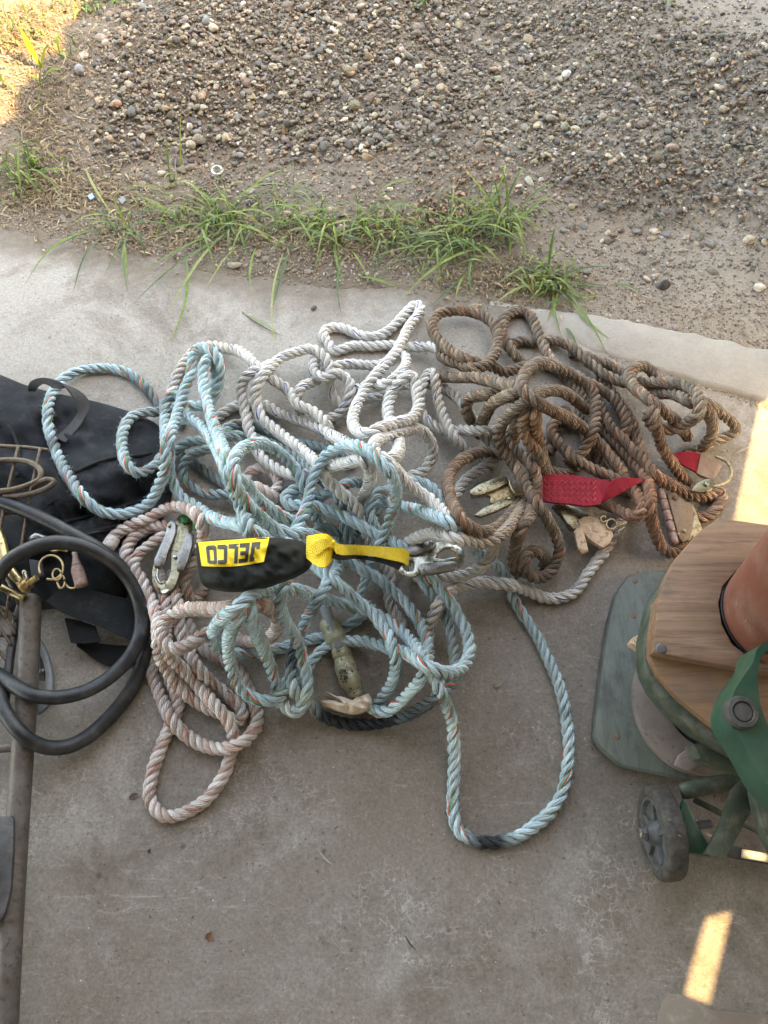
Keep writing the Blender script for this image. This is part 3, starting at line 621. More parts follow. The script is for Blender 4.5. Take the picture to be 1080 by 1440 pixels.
M['sleeve'] = n.done(n.mix(n.ramp(n.noise(_o, 45, 5), .35, .68), (.42, .43, .29), (.30, .26, .16)), n.ramp(n.noise(_o, 60, 4), .3, .7, .22, .42), 0, n.bump(n.noise(_o, 60, 4), .5, .005), .6)
M['basepaint'] = wood('grey_green_painted_wood', (.095, .116, .102), (.15, .168, .148), (.065, .074, .066), (40, 5, 20), .6, 0.1, (.06, .06, .055))
M['woodedge'] = wood('raw_ply_edge', (.36, .26, .16), (.44, .33, .21), (.25, .17, .1), (30, 30, 200))
M['ring'] = worn('grey_brown_board', (.17, .135, .12), (.22, .18, .16), .7, 0, 30, (.10, .08, .07), (.58, .68), .3, .3)
M['ply'] = wood('weathered_plywood', (.14, .075, .047), (.27, .162, .105), (.06, .034, .023), (4, 60, 40), .6, -.12)
M['ply2'] = wood('bare_plywood', (.155, .082, .046), (.25, .145, .085), (.085, .046, .03), (4, 50, 40), .6, .15)
M['green'] = worn('green_machine_paint', (.014, .058, .036), (.018, .068, .043), .36, .1, 30, (.15, .18, .12), (.68, .74), .15, .10)
M['olive'] = worn('dusty_green_paint', (.034, .050, .036), (.05, .066, .047), .5, .1, 30, (.19, .2, .14), (.64, .73), .2, .35)
M['redpot'] = worn('faded_red_plastic', (.135, .043, .03), (.175, .062, .042), .5, 0, 14, (.36, .2, .15), (.62, .75), .1, .25)
M['tyre'] = worn('scuffed_black_tyre', (.024, .023, .023), (.05, .044, .039), .75, 0, 60, (.40, .38, .36), (.64, .67), .5, .22)
M['wheel'] = worn('dark_grey_wheel', (.05, .055, .058), (.08, .085, .088), .5, .1, 50, (.2, .19, .17), (.66, .72), .3, .2)
M['slat'] = worn('sunlit_slat_paint', (.62, .55, .44), (.7, .64, .52), .7, 0, 40, (.4, .32, .24), (.6, .7), .2)  # sunlight on the bar top, put into the colour as a pale tone

# ------------------------------------------------------------------ the black bag (defined first: ropes rest on it)
BAG = Pillow([(-140, 516), (-30, 520), (0, 527), (35, 541), (80, 553), (140, 566), (190, 582), (224, 600), (238, 645), (240, 700), (218, 745), (192, 778), (184, 815), (172, 846), (120, 852), (60, 856), (-20, 862), (-130, 860), (-190, 690)],
             .004, .052, 3.0, .0046, 60, (85, 695), [(60, 640, 235, 600, 14, -.010), (80, 735, 240, 690, 9, -.012), (85, 752, 240, 712, 7, .006), (60, 600, 170, 560, 12, -.008), (0, 610, 40, 660, 10, -.012), (60, 790, 230, 740, 9, -.008), (100, 650, 230, 655, 18, .006)])

RX, RY, RZ = solve_ropes()
def rope_top(x, y, r=10, q=1.0):
    m = np.hypot(RX-x, RY-y) < r
    return float(np.quantile(RZ[m], q)) if m.any() else .01

for i, r in enumerate(ROPES): build_rope(r, i)

_wr = [(i, r) for i, r in enumerate(ROPES) if 'white taped end' in r['label']][0]
_wo = [o for o in C.objects if o.get('label') == _wr[1]['label']][0]
_w = _wr[1]; _c = PA(_w['x'][:5], _w['y'][:5], _w['z'][:5]); _d = _c[0]-_c[2]; _d /= np.linalg.norm(_d)
_c = np.vstack([_c[0]+_d*.004, _c[0]+_d*.0025, _c[0], _c[1], _c[2], _c[3]])
v, f = tube_data(_c, np.array([.006, .0092, .0099, .0101, .0098, .0092])*1.0, 16); link('tape_whipping', v, f, M['whitetape'], _wo)
# ---- bag and its parts
bag = thing('equipment_bag', 'black mesh fabric bag slumped under the blue rope loop at the left edge', 'bag', 85, 695, 0)
BAG.obj('body', M['bag'], bag, 34, 200)
bz = lambda x, y, d=.004: float(BAG.z([x], [y])[0])+d
def onbag(pts, d=.004): return [(x, y, bz(x, y, d)) for x, y in pts]
ribbon('grip_strap', [(40, 548, .03), (44, 536, .055), (60, 531, .07), (85, 537, .075), (100, 552, .07), (110, 575, bz(110, 575, .02)), (98, 596, bz(98, 596, .012)), (78, 615, bz(78, 615))],
       [(50, 548, .03), (56, 542, .055), (68, 539, .066), (80, 547, .068), (103, 545, .062), (126, 566, bz(126, 566, .018)), (116, 592, bz(116, 592, .01)), (92, 622, bz(92, 622, .004))], .003, M['bagweb'], bag)
for pts in ([(70, 742), (110, 730), (160, 716), (236, 692)], [(50, 775), (110, 752), (170, 738), (228, 722)], [(8, 590), (20, 612), (28, 640), (24, 670)], [(105, 664), (150, 646), (200, 640), (236, 632)]):
    ptube('piping', onbag(pts, .003), .0026, M['flap'], bag, 8)
zj = Join(); zc = catmull([(p[0], p[1], p[2]) for p in onbag([(48, 768), (90, 757), (140, 747), (215, 730)], .005)], 2.2)
for i, q in enumerate(PA(*zc.T)):
    v, f = tube_data(np.array([q+[-.0003, -.0018, 0], q+[.0003, .0018, 0]]), .0006, 5); zj.add(v, f)
zj.obj('zip_teeth', M['dkmetal'], bag)
ptube('zip_pull', [(42, 759, bz(42, 759, .010)), (50, 753, bz(50, 753, .014)), (58, 756, bz(58, 756, .012)), (66, 758, bz(66, 758, .008))], .0042, M['greysteel'], bag, 8, flat=.6)
plate('flap', [(63, 846), (78, 832), (92, 822), (112, 824), (150, 835), (191, 847), (192, 872), (189, 900), (165, 892), (130, 877), (92, 863)], lambda x, y: .055-.0004*max(0, x-90)*.5, .003, M['flap'], bag, smoothpx=6)
plate('pocket', [(90, 868), (112, 872), (134, 880), (141, 903), (120, 905), (99, 904)], .034, .003, M['flap'], bag)
ribbon('webbing', [(104, 897, .024), (130, 903, .018), (160, 907, .012), (195, 908, .008), (215, 905, .008)], [(110, 908, .022), (128, 924, .012), (155, 938, .006), (190, 935, .005), (212, 930, .005)], .003, M['flap'], bag)
plate('binding', [(40, 786), (58, 788), (62, 810), (44, 812)], .068, .004, M['bagweb'], bag)

kr = thing('key_ring', 'round gold coloured split ring on the black bag inside the hose coil', 'ring', 72, 798, .06)
a_ = np.linspace(2.6, 2.6+5.6, 26); ptube('ring', [(72+17*math.cos(t), 798+17*math.sin(t), .068) for t in a_], .0017, M['gold'], kr, 8, 3)
ptube('chain_link', [(80+6*math.cos(t), 808+8*math.sin(t), .070) for t in np.linspace(0, 6.0, 16)], .0013, M['gold'], kr, 8, 3)
ptube('chain_link', [(86+5*math.cos(t), 818+9*math.sin(t), .066) for t in np.linspace(0, 6.0, 16)], .0015, M['gold'], kr, 8, 3)
tag(ptube('wire_hook', [(91, 820, .064), (97, 826, .064), (104, 827, .066), (108, 822, .068), (106, 816, .068)], .0014, M['gold'], None, 8, 3), 'small open brass wire hook at the top edge of the black flap', 'wire hook')
pl = thing('cord_lock', 'narrow mauve grey metal plug lying on the black bag beside the ring', 'plug', 110, 800, .055)
ptube('body', [(108, 797, .068, .0072), (109, 802, .068, .0084), (112, 812, .067, .0086), (115, 824, .066, .0084)], 0, M['mauve'], pl, 14, 3)
ptube('neck', [(105, 777, .069, .0040), (106, 782, .069, .0036), (107, 790, .068, .0052), (108, 797, .068, .0068)], 0, M['mauve'], pl, 14, 3)
tag(ptube('bent_wire', [(70, 773, .070), (77, 775, .071), (84, 773, .071), (95, 775, .070)], .0016, M['gold'], None, 8, 3), 'short crinkled gold wire under the black hose', 'wire')

# ---- black hose
hs = catmull([(-60, 690, .085), (-20, 698, .085), (33, 717, .085), (73, 736, .082), (111, 756, .078), (147, 778, .070), (178, 808, .050), (200, 845, .034), (208, 885, .024), (203, 925, .016), (188, 963, .013), (167, 994, .013), (146, 1017, .014), (122, 1037, .018), (94, 1050, .026), (62, 1050, .040), (33, 1034, .056), (11, 1008, .060), (-4, 975, .056), (-22, 930, .05), (-28, 880, .06), (-16, 835, .085), (-3, 811, .10), (13, 789, .108), (44, 771, .112), (78, 763, .110), (116, 768, .102), (150, 784, .090), (176, 808, .075), (192, 836, .062), (199, 865, .052), (196, 896, .044), (182, 924, .038), (156, 951, .038), (125, 970, .044), (100, 978, .050), (73, 981, .056), (42, 976, .060), (17, 962, .054), (-10, 945, .04), (-60, 925, .03)], 4)
hc = PA(hs[:, 0], hs[:, 1], hs[:, 2]); m_ = len(hc)
tw = np.ones(m_); hx = np.hypot(hs[:, 0]-197, hs[:, 1]-870); sel = (np.arange(m_) > m_*.55)
tw = 1-.52*np.exp(-(hx/46)**2)*sel*(1+.5*np.sin(hs[:, 1]*.11))-.34*np.exp(-(np.hypot(hs[:, 0]-150, hs[:, 1]-955)/40)**2)*sel
v, f = tube_data(hc, .0096*(1+.03*np.sin(np.arange(m_)*.11)), 18, flat=tw)
tag(link('rubber_hose', v, f, M['dkrubber']), 'black rubber hose coiled in two loops at the left edge', 'hose')

# ---- metal cart
cart = thing('hand_cart', 'worn brown tubular metal cart frame along the left edge of the floor', 'cart', 28, 1100, 0)
ptube('frame_tube', [(44, 838, .055, .006), (43.5, 841, .056, .0125), (43, 846, .056, .0135), (42, 880, .052, .0138), (40, 930, .046, .0138), (37, 985, .04, .0138), (33, 1040, .034, .0138), (28, 1110, .03, .0138), (22, 1200, .03, .0138), (15, 1310, .03, .0138), (8, 1440, .03, .0138), (0, 1600, .03, .0138)], 0, M['cart'], cart, 18)
ptube('crossbar', [(-60, 1060, .03), (-20, 1055, .03), (22, 1050, .032)], .0058, M['cart'], cart, 12)
plate('side_plate', [(-40, 1147), (16, 1148), (19, 1152), (18, 1200), (15, 1250), (7, 1283), (-10, 1310), (-40, 1320)], .05, .006, M['dkmetal'], cart)
ptube('brace', [(30, 846, .045, .005), (24, 870, .042, .0056), (17, 905, .04, .0056), (12, 945, .038, .0056), (8, 985, .03, .005)], 0, M['dkmetal'], cart, 10)
fe = plate('fender', [(52, 893), (63, 912), (71, 938), (73, 968), (66, 992), (50, 1004), (44, 1000), (56, 986), (64, 966), (62, 940), (55, 918), (48, 905)], .026, .010, M['bluegrey'], cart, smoothpx=5)
plate('bracket', [(48, 915), (56, 920), (63, 944), (62, 958), (52, 956), (46, 950)], .020, .004, M['dkmetal'], cart)
rivet(60, 944, .021, .004, M['greysteel'], cart, 'bolt', .004)

bk = thing('wire_basket', 'rusty wire basket with looped wire handles at the left edge on the bag', 'basket', 20, 690, .06)
ptube('top_rail', [(-60, 621, .085), (0, 627, .085), (40, 629.5, .085), (68, 633, .082)], .0030, M['rod'], bk, 8)
J = Join()
for pts in ([(26, 627, .088), (18, 660, .088), (9, 700, .082), (0, 745, .075), (-8, 790, .07)], [(57, 630, .088), (49, 665, .088), (42, 700, .082), (34, 745, .075), (26, 790, .07)], [(-10, 725, .074), (20, 722, .074), (40, 724, .074)]):
    s_ = catmull(pts, 5); v, f = tube_data(PA(*s_.T), .0024, 8); J.add(v, f)
for pts in ([(-10, 782, .06), (10, 815, .06), (26, 850, .058), (40, 880, .05)], [(-10, 840, .056), (8, 868, .055), (22, 892, .05)], [(-10, 872, .052), (6, 893, .05), (16, 908, .045)], [(-10, 893, .045), (8, 894, .045), (20, 893, .045)], [(-10, 905, .045), (6, 925, .042), (16, 938, .04)], [(14, 832, .062), (11, 850, .06), (8, 870, .055)], [(-10, 852, .05), (8, 856, .05), (22, 872, .05)]):
    s_ = catmull(pts, 5); v, f = tube_data(PA(*s_.T), .0022, 7); J.add(v, f)
J.obj('wire_grid', M['rod'], bk)
ptube('handle', [(-60, 650, .094), (-10, 648, .094), (22, 647, .094), (44, 651, .096), (57, 661, .098), (56, 673, .098), (40, 682, .097), (15, 689, .096), (-20, 692, .096), (-60, 694, .096)], .0040, M['rod'], bk, 10)
ptube('handle', [(5, 698, .09), (28, 697, .092), (52, 692, .094), (70, 684, .096), (76, 677, .097), (68, 674, .098), (55, 678, .097), (44, 686, .094)], .0040, M['rod'], bk, 10)

cl = thing('brass_clamp', 'shiny brass clamp and bolt resting on the end of the brown tube', 'clamp', 30, 825, .07)
ptube('curved_arm', [(-6, 745, .085, .008), (0, 762, .085, .0085), (6, 785, .084, .008), (17, 806, .083, .0065), (31, 822, .082, .0055)], 0, M['brass'], cl, 14)
ptube('lower_bar', [(0, 824, .074, .005), (14, 832, .074, .0052), (34, 841, .074, .0052)], 0, M['brass'], cl, 10)
v0 = P(30, 828, .084); v1 = P(52, 812, .092); d_ = (v1-v0)
wtube('washer', [v0+d_*.10, v0+d_*.22], .0098, M['gold'], cl, 20); wtube('nut', [v0+d_*.22, v0+d_*.52], .0075, M['brass'], cl, 6); wtube('bolt', [v0, v0+d_*1.0], .0042, M['gold'], cl, 14)
ptube('chrome_pin', [(34, 803, .09), (36, 810, .09), (37, 816, .088)], .0034, M['steel'], cl, 10)
J = Join()

# ---- snap hooks
zt = max(rope_top(240, 780, 26, .9), .05)+.012
hk = thing('snap_hook', 'dull steel snap hook with a green tag on the beige pink rope bundle', 'snap hook', 240, 780, zt-.014)
plate('body', [(246, 733), (255, 722), (268, 725), (271, 738), (265, 752), (259, 772), (256, 790), (252, 808), (246, 824), (236, 833), (224, 834), (216, 826), (213, 812), (215, 796), (222, 776), (233, 757), (240, 745)], zt, .008, M['hooksteel'], hk,
      [[(221, 798), (219, 812), (225, 821), (233, 818), (239, 806), (240, 788), (238, 774), (232, 772), (226, 784)]], .0018, 4)
plate('gate', [(235, 737), (241, 731), (247, 735), (247, 748), (242, 762), (236, 776), (231, 796), (216, 797), (217, 786), (226, 766), (232, 752)], zt+.005, .005, M['greysteel'], hk)
plate('latch', [(262, 748), (272, 750), (270, 768), (264, 788), (258, 802), (248, 801), (250, 780), (256, 768)], zt+.005, .007, M['greysteel'], hk)
ptube('gate_wire', [(223, 797, zt), (221, 812, zt), (226, 820, zt), (232, 818, zt)], .0016, M['steel'], hk, 8, 3)
rivet(238, 739, zt+.006, .0028, M['steel'], hk); rivet(246, 783, zt+.002, .0030, M['steel'], hk)
for k in range(5): rivet(252-k*.9, 746+k*3.6, zt+.001, .0009, M['steel'], hk, 'stamped_dot', .0006)
plate('green_tag', [(252, 724), (262, 722), (267, 728), (262, 735), (255, 734)], zt+.005, .004, M['green_tag'], hk, bevel=.0008)
plate('green_tag', [(270, 735), (276, 738), (277, 746), (271, 745)], zt+.002, .004, M['green_tag'], hk, bevel=.0008)
plate('paint_spot', [(226, 831), (234, 828), (238, 829), (234, 833), (228, 834.5)], zt+.0006, .001, M['whitepaint'], hk, bevel=0)

zt = max(rope_top(600, 785, 30, .8), .05)+.012
zk = zt
hk = thing('snap_hook', 'silvery steel snap hook on the end of the yellow webbing strap', 'snap hook', 605, 783, zt-.014)
plate('body', [(557, 797), (562, 806), (575, 811), (588, 809), (596, 802), (614, 796), (626, 790), (640, 788), (645, 798), (651, 792), (654, 782), (650, 772), (640, 765), (624, 762), (609, 763), (592, 766), (576, 772), (571, 783), (563, 791)], zt, .007, M['steel'], hk,
      [[(567, 797), (572, 803), (580, 801), (583, 793), (578, 787), (573, 790)], [(613, 784), (622, 786), (636, 783), (642, 782), (640, 775), (632, 771), (620, 775)]], .0016, 4)
plate('latch', [(572, 774), (575, 768), (600, 761), (611, 759), (614, 766), (607, 773), (584, 780), (575, 780)], zt+.006, .006, M['greysteel'], hk, bevel=.0008)
plate('gate', [(588, 798), (593, 793), (618, 790), (640, 789), (643, 795), (640, 801), (614, 806), (593, 808)], zt+.006, .007, M['greysteel'], hk, bevel=.0009)
rivet(606, 763, zt+.007, .0026, M['steel'], hk); rivet(596, 800, zt+.007, .0024, M['steel'], hk); rivet(634, 770, zt+.001, .0024, M['steel'], hk)
ptube('gate_wire', [(634, 772, zt+.002), (642, 777, zt+.002), (643, 787, zt+.002)], .0015, M['gold'], hk, 8, 3)

zt = max(rope_top(690, 690, 24, .8), .05)+.006
hk = thing('snap_hook', 'yellowed worn snap hook lying open inside the tan rope coil', 'snap hook', 690, 695, zt-.014)
plate('body', [(662, 699), (664, 689), (690, 684), (716, 678), (730, 682), (732, 694), (722, 700), (706, 702), (694, 708), (688, 706), (690, 698), (680, 697)], zt, .008, M['brasshook'], hk, bevel=.0018, smoothpx=5)
plate('latch', [(660, 690), (672, 682), (693, 673), (711, 668), (716, 678), (697, 688), (676, 696), (663, 697)], zt+.007, .006, M['hooksteel'], hk, bevel=.0009)
plate('gate', [(667, 724), (680, 714), (697, 707), (718, 695), (726, 699), (722, 707), (700, 718), (676, 727)], zt+.004, .007, M['hooksteel'], hk, bevel=.001)
rivet(675, 688, zt+.008, .0026, M['brass'], hk); rivet(716, 701, zt+.005, .0026, M['brass'], hk); rivet(664, 695, zt+.008, .0018, M['rust'], hk)
ptube('eye', [(716, 676, zt+.003), (720, 688, zt+.006), (729, 697, zt+.004), (738, 694, zt+.001), (740, 682, zt-.002)], .0026, M['brasshook'], hk, 10, 3)

zs = max(rope_top(800, 690, 34, .75), .05)+.010
rs = thing('red_strap', 'red webbing strap with zigzag stitching across the brown ropes', 'strap', 810, 690, zs-.01)
ribbon('webbing', [(757, 671, zs), (775, 667, zs+.004), (800, 667.5, zs+.004), (830, 672, zs+.004), (858, 675, zs+.002)], [(757, 703, zs), (775, 706, zs+.004), (800, 708, zs+.004), (825, 711, zs+.004), (844, 709, zs+.002)], .005, M['red'], rs)
ribbon('webbing_twist', [(845, 707, zs-.003), (853, 686, zs+.009), (866, 673, zs+.013), (886, 672, zs+.008), (906, 673, zs-.002)], [(850, 706, zs-.004), (862, 700, zs+.000), (876, 692, zs+.003), (893, 682, zs+.003), (907, 675, zs-.002)], .003, M['red'], rs)
ribbon('sleeve_end', [(742, 670, zs-.004), (750, 670, zs-.001), (762, 669, zs+.004)], [(743, 700, zs-.004), (750, 702, zs-.001), (762, 704, zs+.004)], .005, M['redcap'], rs)
J = Join()
for y0 in (675, 683, 691, 699):
    pts = [(766+i*4, y0+(i % 2)*5+.06*i*1.2, zs+.0046) for i in range(19)]
    c_ = PA(*np.array(pts).T); v, f = tube_data(c_, .00055, 5); J.add(v, f)
_stm = worn('pale_red_thread', (.42, .09, .10), (.5, .14, .14), .7, 0, 90)
J.obj('stitching', _stm, rs)

zc_ = max(rope_top(835, 745, 20, .6), .018)+.014
hk = thing('snap_hook', 'snap hook with chipped cream coating below the red strap', 'snap hook', 835, 745, zc_-.012)
plate('body', [(776, 711), (792, 708), (812, 714), (826, 722), (844, 731), (858, 744), (862, 750), (851, 769), (838, 764), (826, 754), (816, 742), (804, 745), (792, 728)], zc_, .010, M['hooksteel'], hk, bevel=.002, smoothpx=5)
plate('coating', [(812, 731), (828, 725), (845, 731), (858, 744), (863, 751), (851, 769.5), (837, 764), (824, 753), (817, 742)], zc_+.003, .010, M['cream'], hk, bevel=.0018, smoothpx=4)
plate('gate', [(807, 747), (811, 741), (818, 737), (822, 749), (828, 775), (819, 779), (813, 771), (809, 756)], zc_+.005, .007, M['cream'], hk, bevel=.0015)
plate('latch', [(779, 709), (794, 706), (812, 722), (812, 731), (806, 744), (797, 735), (787, 719)], zc_+.008, .005, M['hooksteel'], hk)
for (cx, cy, r1) in ((849, 730, 4), (860, 737, 7), (872, 737, 5)):
    ptube('swivel_ring', [(cx+r1*math.cos(t), cy+r1*math.sin(t), zc_+.006) for t in np.linspace(.4, 5.8, 14)], .0013, M['gold'], hk, 8, 2)

zr = max(rope_top(960, 720, 30, .5), .018)+.012
hk = thing('hinge_hook', 'rusty brown hook with a barrel hinge at the right end of the heap', 'hook', 958, 715, 0)
plate('plate', [(938, 694), (948, 691), (962, 703), (974, 709), (976, 726), (971, 756), (961, 763), (955, 756), (944, 716)], zr, .008, M['rustplate'], hk, bevel=.0015)
plate('side_plate', [(973, 709), (978, 716), (988, 744), (981, 752), (966, 762), (972, 748), (976, 726)], zr-.006, .008, M['brasshook'], hk)
pts = [P(928, 688, zr+.004), P(949, 764, zr+.002)]
for k in range(5):
    a0 = pts[0].lerp(pts[1], k/5+.008); a1 = pts[0].lerp(pts[1], (k+1)/5-.008)
    wtube('hinge_knuckle', [a0, a0.lerp(a1, .06), a0.lerp(a1, .94), a1], np.array([.0052, .006, .006, .0052]), M['mauve'], hk, 14)
wtube('hinge_pin', [pts[0].lerp(pts[1], -.03), pts[0].lerp(pts[1], 1.02)], .0036, M['rust'], hk, 12)
rivet(949, 700, zr+.0005, .0042, M['rust'], hk, h=.004); rivet(962, 747, zr+.0005, .003, M['brass'], hk, h=.003); rivet(954, 751, zr+.0005, .0022, M['brass'], hk, h=.002)
plate('swivel_plate', [(972, 690), (978, 680), (990, 674), (1001, 673), (1006, 680), (1001, 689), (986, 692)], zr+.006, .006, M['hooksteel'], hk, bevel=.0015, smoothpx=4)
rivet(993, 681, zr+.007, .0036, M['steel'], hk, h=.003)
ptube('ring', [(1006, 642, .028), (1020, 648, .030), (1028, 660, .032), (1027, 672, .034), (1018, 680, .034), (1006, 684, .034), (996, 684, zr+.002)], .0022, M['brasshook'], hk, 10, 3)
rs = thing('red_strap', 'short red webbing strap end with a brown shrink sleeve at the right', 'strap', 975, 652, .01)
ribbon('webbing', [(944, 638, .040), (960, 635.5, .042), (978, 636, .040), (992, 641, .036)], [(948, 644, .038), (958, 652, .038), (972, 660, .036), (984, 666, .034)], .004, M['red'], rs)
ribbon('sleeve_end', [(986, 637, .040), (1000, 645, .038), (1012, 652, .034), (1016, 655, .032)], [(980, 665, .036), (990, 670, .036), (1002, 673, .034), (1005, 672, .032)], .007, M['redcap'], rs)

# ---- black pouch with yellow label and strap
zb = max(rope_top(350, 790, 70, .93), .05)
PO = Pillow([(276, 763), (300, 759), (340, 757), (380, 756), (415, 759), (432, 765), (438, 775), (436, 796), (418, 809), (395, 818), (370, 826), (335, 831), (305, 829), (285, 822), (279, 800), (276, 780)], zb-.010, .027, 4.2, .0019, 30, (350, 792),
            [(384, 770, 436, 762, 6, -.003), (392, 800, 430, 772, 6, -.003), (283, 800, 375, 792, 2.5, -.0012)])
po = thing('lanyard_pouch', 'black fabric pouch with a yellow lettered label and yellow webbing strap', 'pouch', 350, 792, zb-.012)
PO.obj('body', M['pouch'], po, 26, 140)
LC = [(278.5, 762.5), (379, 755), (371, 790), (283.5, 796)]
def lab(s, t, d):
    a = (LC[0][0]+(LC[1][0]-LC[0][0])*s, LC[0][1]+(LC[1][1]-LC[0][1])*s); b = (LC[3][0]+(LC[2][0]-LC[3][0])*s, LC[3][1]+(LC[2][1]-LC[3][1])*s+5*math.sin(math.pi*s)*.7)
    x, y = a[0]+(b[0]-a[0])*t, a[1]+(b[1]-a[1])*t
    return P(x, y, float(PO.z([x], [y])[0])*1.0+d)
def sheet(s0, s1, t0, t1, d, nx, ny, J):
    v = [tuple(lab(s0+(s1-s0)*i/nx, t0+(t1-t0)*j/ny, d)) for i in range(nx+1) for j in range(ny+1)]; w = ny+1
    J.add(v, [(i*w+j, i*w+j+1, (i+1)*w+j+1, (i+1)*w+j) for i in range(nx) for j in range(ny)])
J = Join(); sheet(0, 1, 0, 1, .0014, 30, 12, J); lb = J.obj('label', M['label'], po)
J = Join()
# letters are drawn upright in unit boxes and turned half a turn, as the pouch lies upside down
G = {'J': [(.55, 0, .85, .78), (.15, .74, .85, 1), (.15, .62, .42, .8), (.42, 0, .6, .22)],
     'E': [(.1, 0, .38, 1), (.38, 0, .9, .21), (.38, .40, .82, .6), (.38, .79, .9, 1)],
     'L': [(.1, 0, .40, 1), (.40, .78, .9, 1)],
     'C': [(.1, .06, .38, .94), (.22, 0, .9, .22), (.22, .78, .9, 1)],
     'O': [(.08, .06, .34, .94), (.66, .06, .92, .94), (.2, 0, .8, .2), (.2, .8, .8, 1)]}
for k, ch in enumerate('JELCO'):
    for (a, b, c, d) in G[ch]:
        x0, x1 = .095+(k+(a-.5)*1.12+.5)*.162, .095+(k+(c-.5)*1.12+.5)*.162
        y0, y1 = .10+b*.74, .10+d*.74
        sheet(1-x1, 1-x0, 1-y1, 1-y0, .0022, 3, 5, J)
J.obj('lettering', M['ink'], lb)
zp = zb+.012
st = Join()
ribbon('strap_fold', [(431, 754, zp-.004), (440, 752, zp+.006), (452, 750, zp+.018), (462, 752, zp+.022), (470, 759, zp+.018), (476, 767, zp+.012)], [(430, 784, zp-.008), (438, 791, zp+.002), (448, 797, zp+.010), (458, 797, zp+.014), (466, 790, zp+.010), (472, 782, zp+.006)], .0035, M['yellow'], po)
ribbon('strap_fold', [(433, 770, zp+.012), (444, 762, zp+.021), (456, 757, zp+.027), (464, 760, zp+.024), (472, 766, zp+.018)], [(440, 782, zp+.012), (450, 778, zp+.018), (458, 771, zp+.022), (464, 769, zp+.022), (471, 772, zp+.017)], .003, M['yellow'], po)
ribbon('strap', [(462, 757, zp+.016), (475, 764.5, zp+.014), (500, 766, zk+.013), (530, 768, zk+.012), (555, 770, zk+.011), (570, 772, zk+.010), (576, 777, zk+.008)], [(468, 773, zp+.014), (478, 780, zp+.011), (500, 780, zk+.010), (530, 783, zk+.010), (553, 788, zk+.009), (568, 791, zk+.008), (574, 796, zk+.003)], .0025, M['yellow'], po)
ribbon('strap_backing', [(466, 773, zp+.009), (478, 780.5, zp+.008), (500, 781, zk+.006), (530, 784, zk+.006), (553, 789, zk+.005), (566, 792, zk+.004)], [(462, 781, zp+.006), (476, 788, zp+.004), (500, 786, zk+.002), (528, 790, zk+.002), (548, 796, zk+.002), (560, 802, zk)], .004, M['blackweb'], po)

# ---- clear sleeve and paper tag
zv = rope_top(476, 925, 14, .5)
sl = thing('plastic_sleeve', 'cloudy greenish plastic rope sleeve printed with small black marks', 'sleeve', 480, 925, 0)
SP = [(461, 868, .030, .008), (463, 876, .030, .0115), (470, 892, .028, .0128), (476, 905, .025, .0112), (480, 918, .022, .0108), (485, 934, .019, .0122), (490, 950, .017, .0132), (495, 962, .015, .0120), (498, 970, .014, .0096), (501, 980, .012, .0076), (502, 984, .012, .004)]
SP = [(x, y, max(r*1.1, z*.62), r*1.16*(1+.05*math.sin(y*.31)+.025*math.sin(y*.8))) for x, y, z, r in catmull(SP, 3)]
ptube('body', SP, 0, M['sleeve'], sl, 16, 2.5)
tag(ptube('rope_end', [(452, 838, .024), (458, 858, .026), (468, 886, .025), (478, 912, .020)], .0078, M['bluegrey'], sl), None)
J = Join(); rr = random.Random(3)
for _ in range(70):
    a, d = rr.uniform(0, 6.28), 12*math.sqrt(rr.random()); x, y = 487+d*math.cos(a)*.8, 949+d*math.sin(a)
    zz = .0165+.0128*math.sqrt(max(.05, 1-((x-488)/14)**2)); L = rr.uniform(.6, 1.6); th = rr.choice((0.3, .5, 1.9, 2.2))
    c_ = np.array([P(x-L*math.cos(th), y-L*math.sin(th), zz), P(x+L*math.cos(th), y+L*math.sin(th), zz)]); v, f = tube_data(c_, .0006, 4); J.add(v, f)
for (x, y) in ((480, 927), (493, 968), (498, 974), (476, 915), (497, 981)):
    v, f = tube_data(np.array([P(x-1, y, .029), P(x+1.4, y+.8, .029)]), .0011, 5); J.add(v, f)
J.obj('lettering', M['ink'], sl)
TG = [(444, 966), (450, 972), (457, 984), (466, 983), (472, 979), (482, 980), (492, 984), (500, 984), (508, 978), (518, 975), (523, 984), (524, 990), (516, 999), (500, 1004), (480, 1001), (464, 997), (452, 991), (447, 978)]
PT = Pillow(TG, .022, .020, 2.2, .0035, 16, (488, 991))
tag(PT.obj('paper_tag', M['paper'], None, 16, 90, .014), 'crumpled stained paper tag below the clear sleeve', 'paper tag')
# writing on the rope
J = Join(); zz = .0088*2+.0014
def ink(x0, y0, x1, y1):
    v, f = tube_data(np.array([P(x0, y0, zz), P(x1, y1, zz)]), .0008, 5); J.add(v, f)
for s_ in ((640, 1040, 641.5, 1045), (637.5, 1056, 639, 1066), (639, 1055, 642, 1053), (642, 1053, 641, 1059), (641, 1059, 638.6, 1060.5), (641, 1060.5, 642.6, 1065), (642.6, 1065, 638, 1068.5), (637, 1068.5, 639, 1062), (644, 1056, 643.4, 1066)): ink(*s_)
tag(J.obj('marker_writing', M['ink'], None), 'handwritten black marker strokes on the long open rope loop', 'writing')
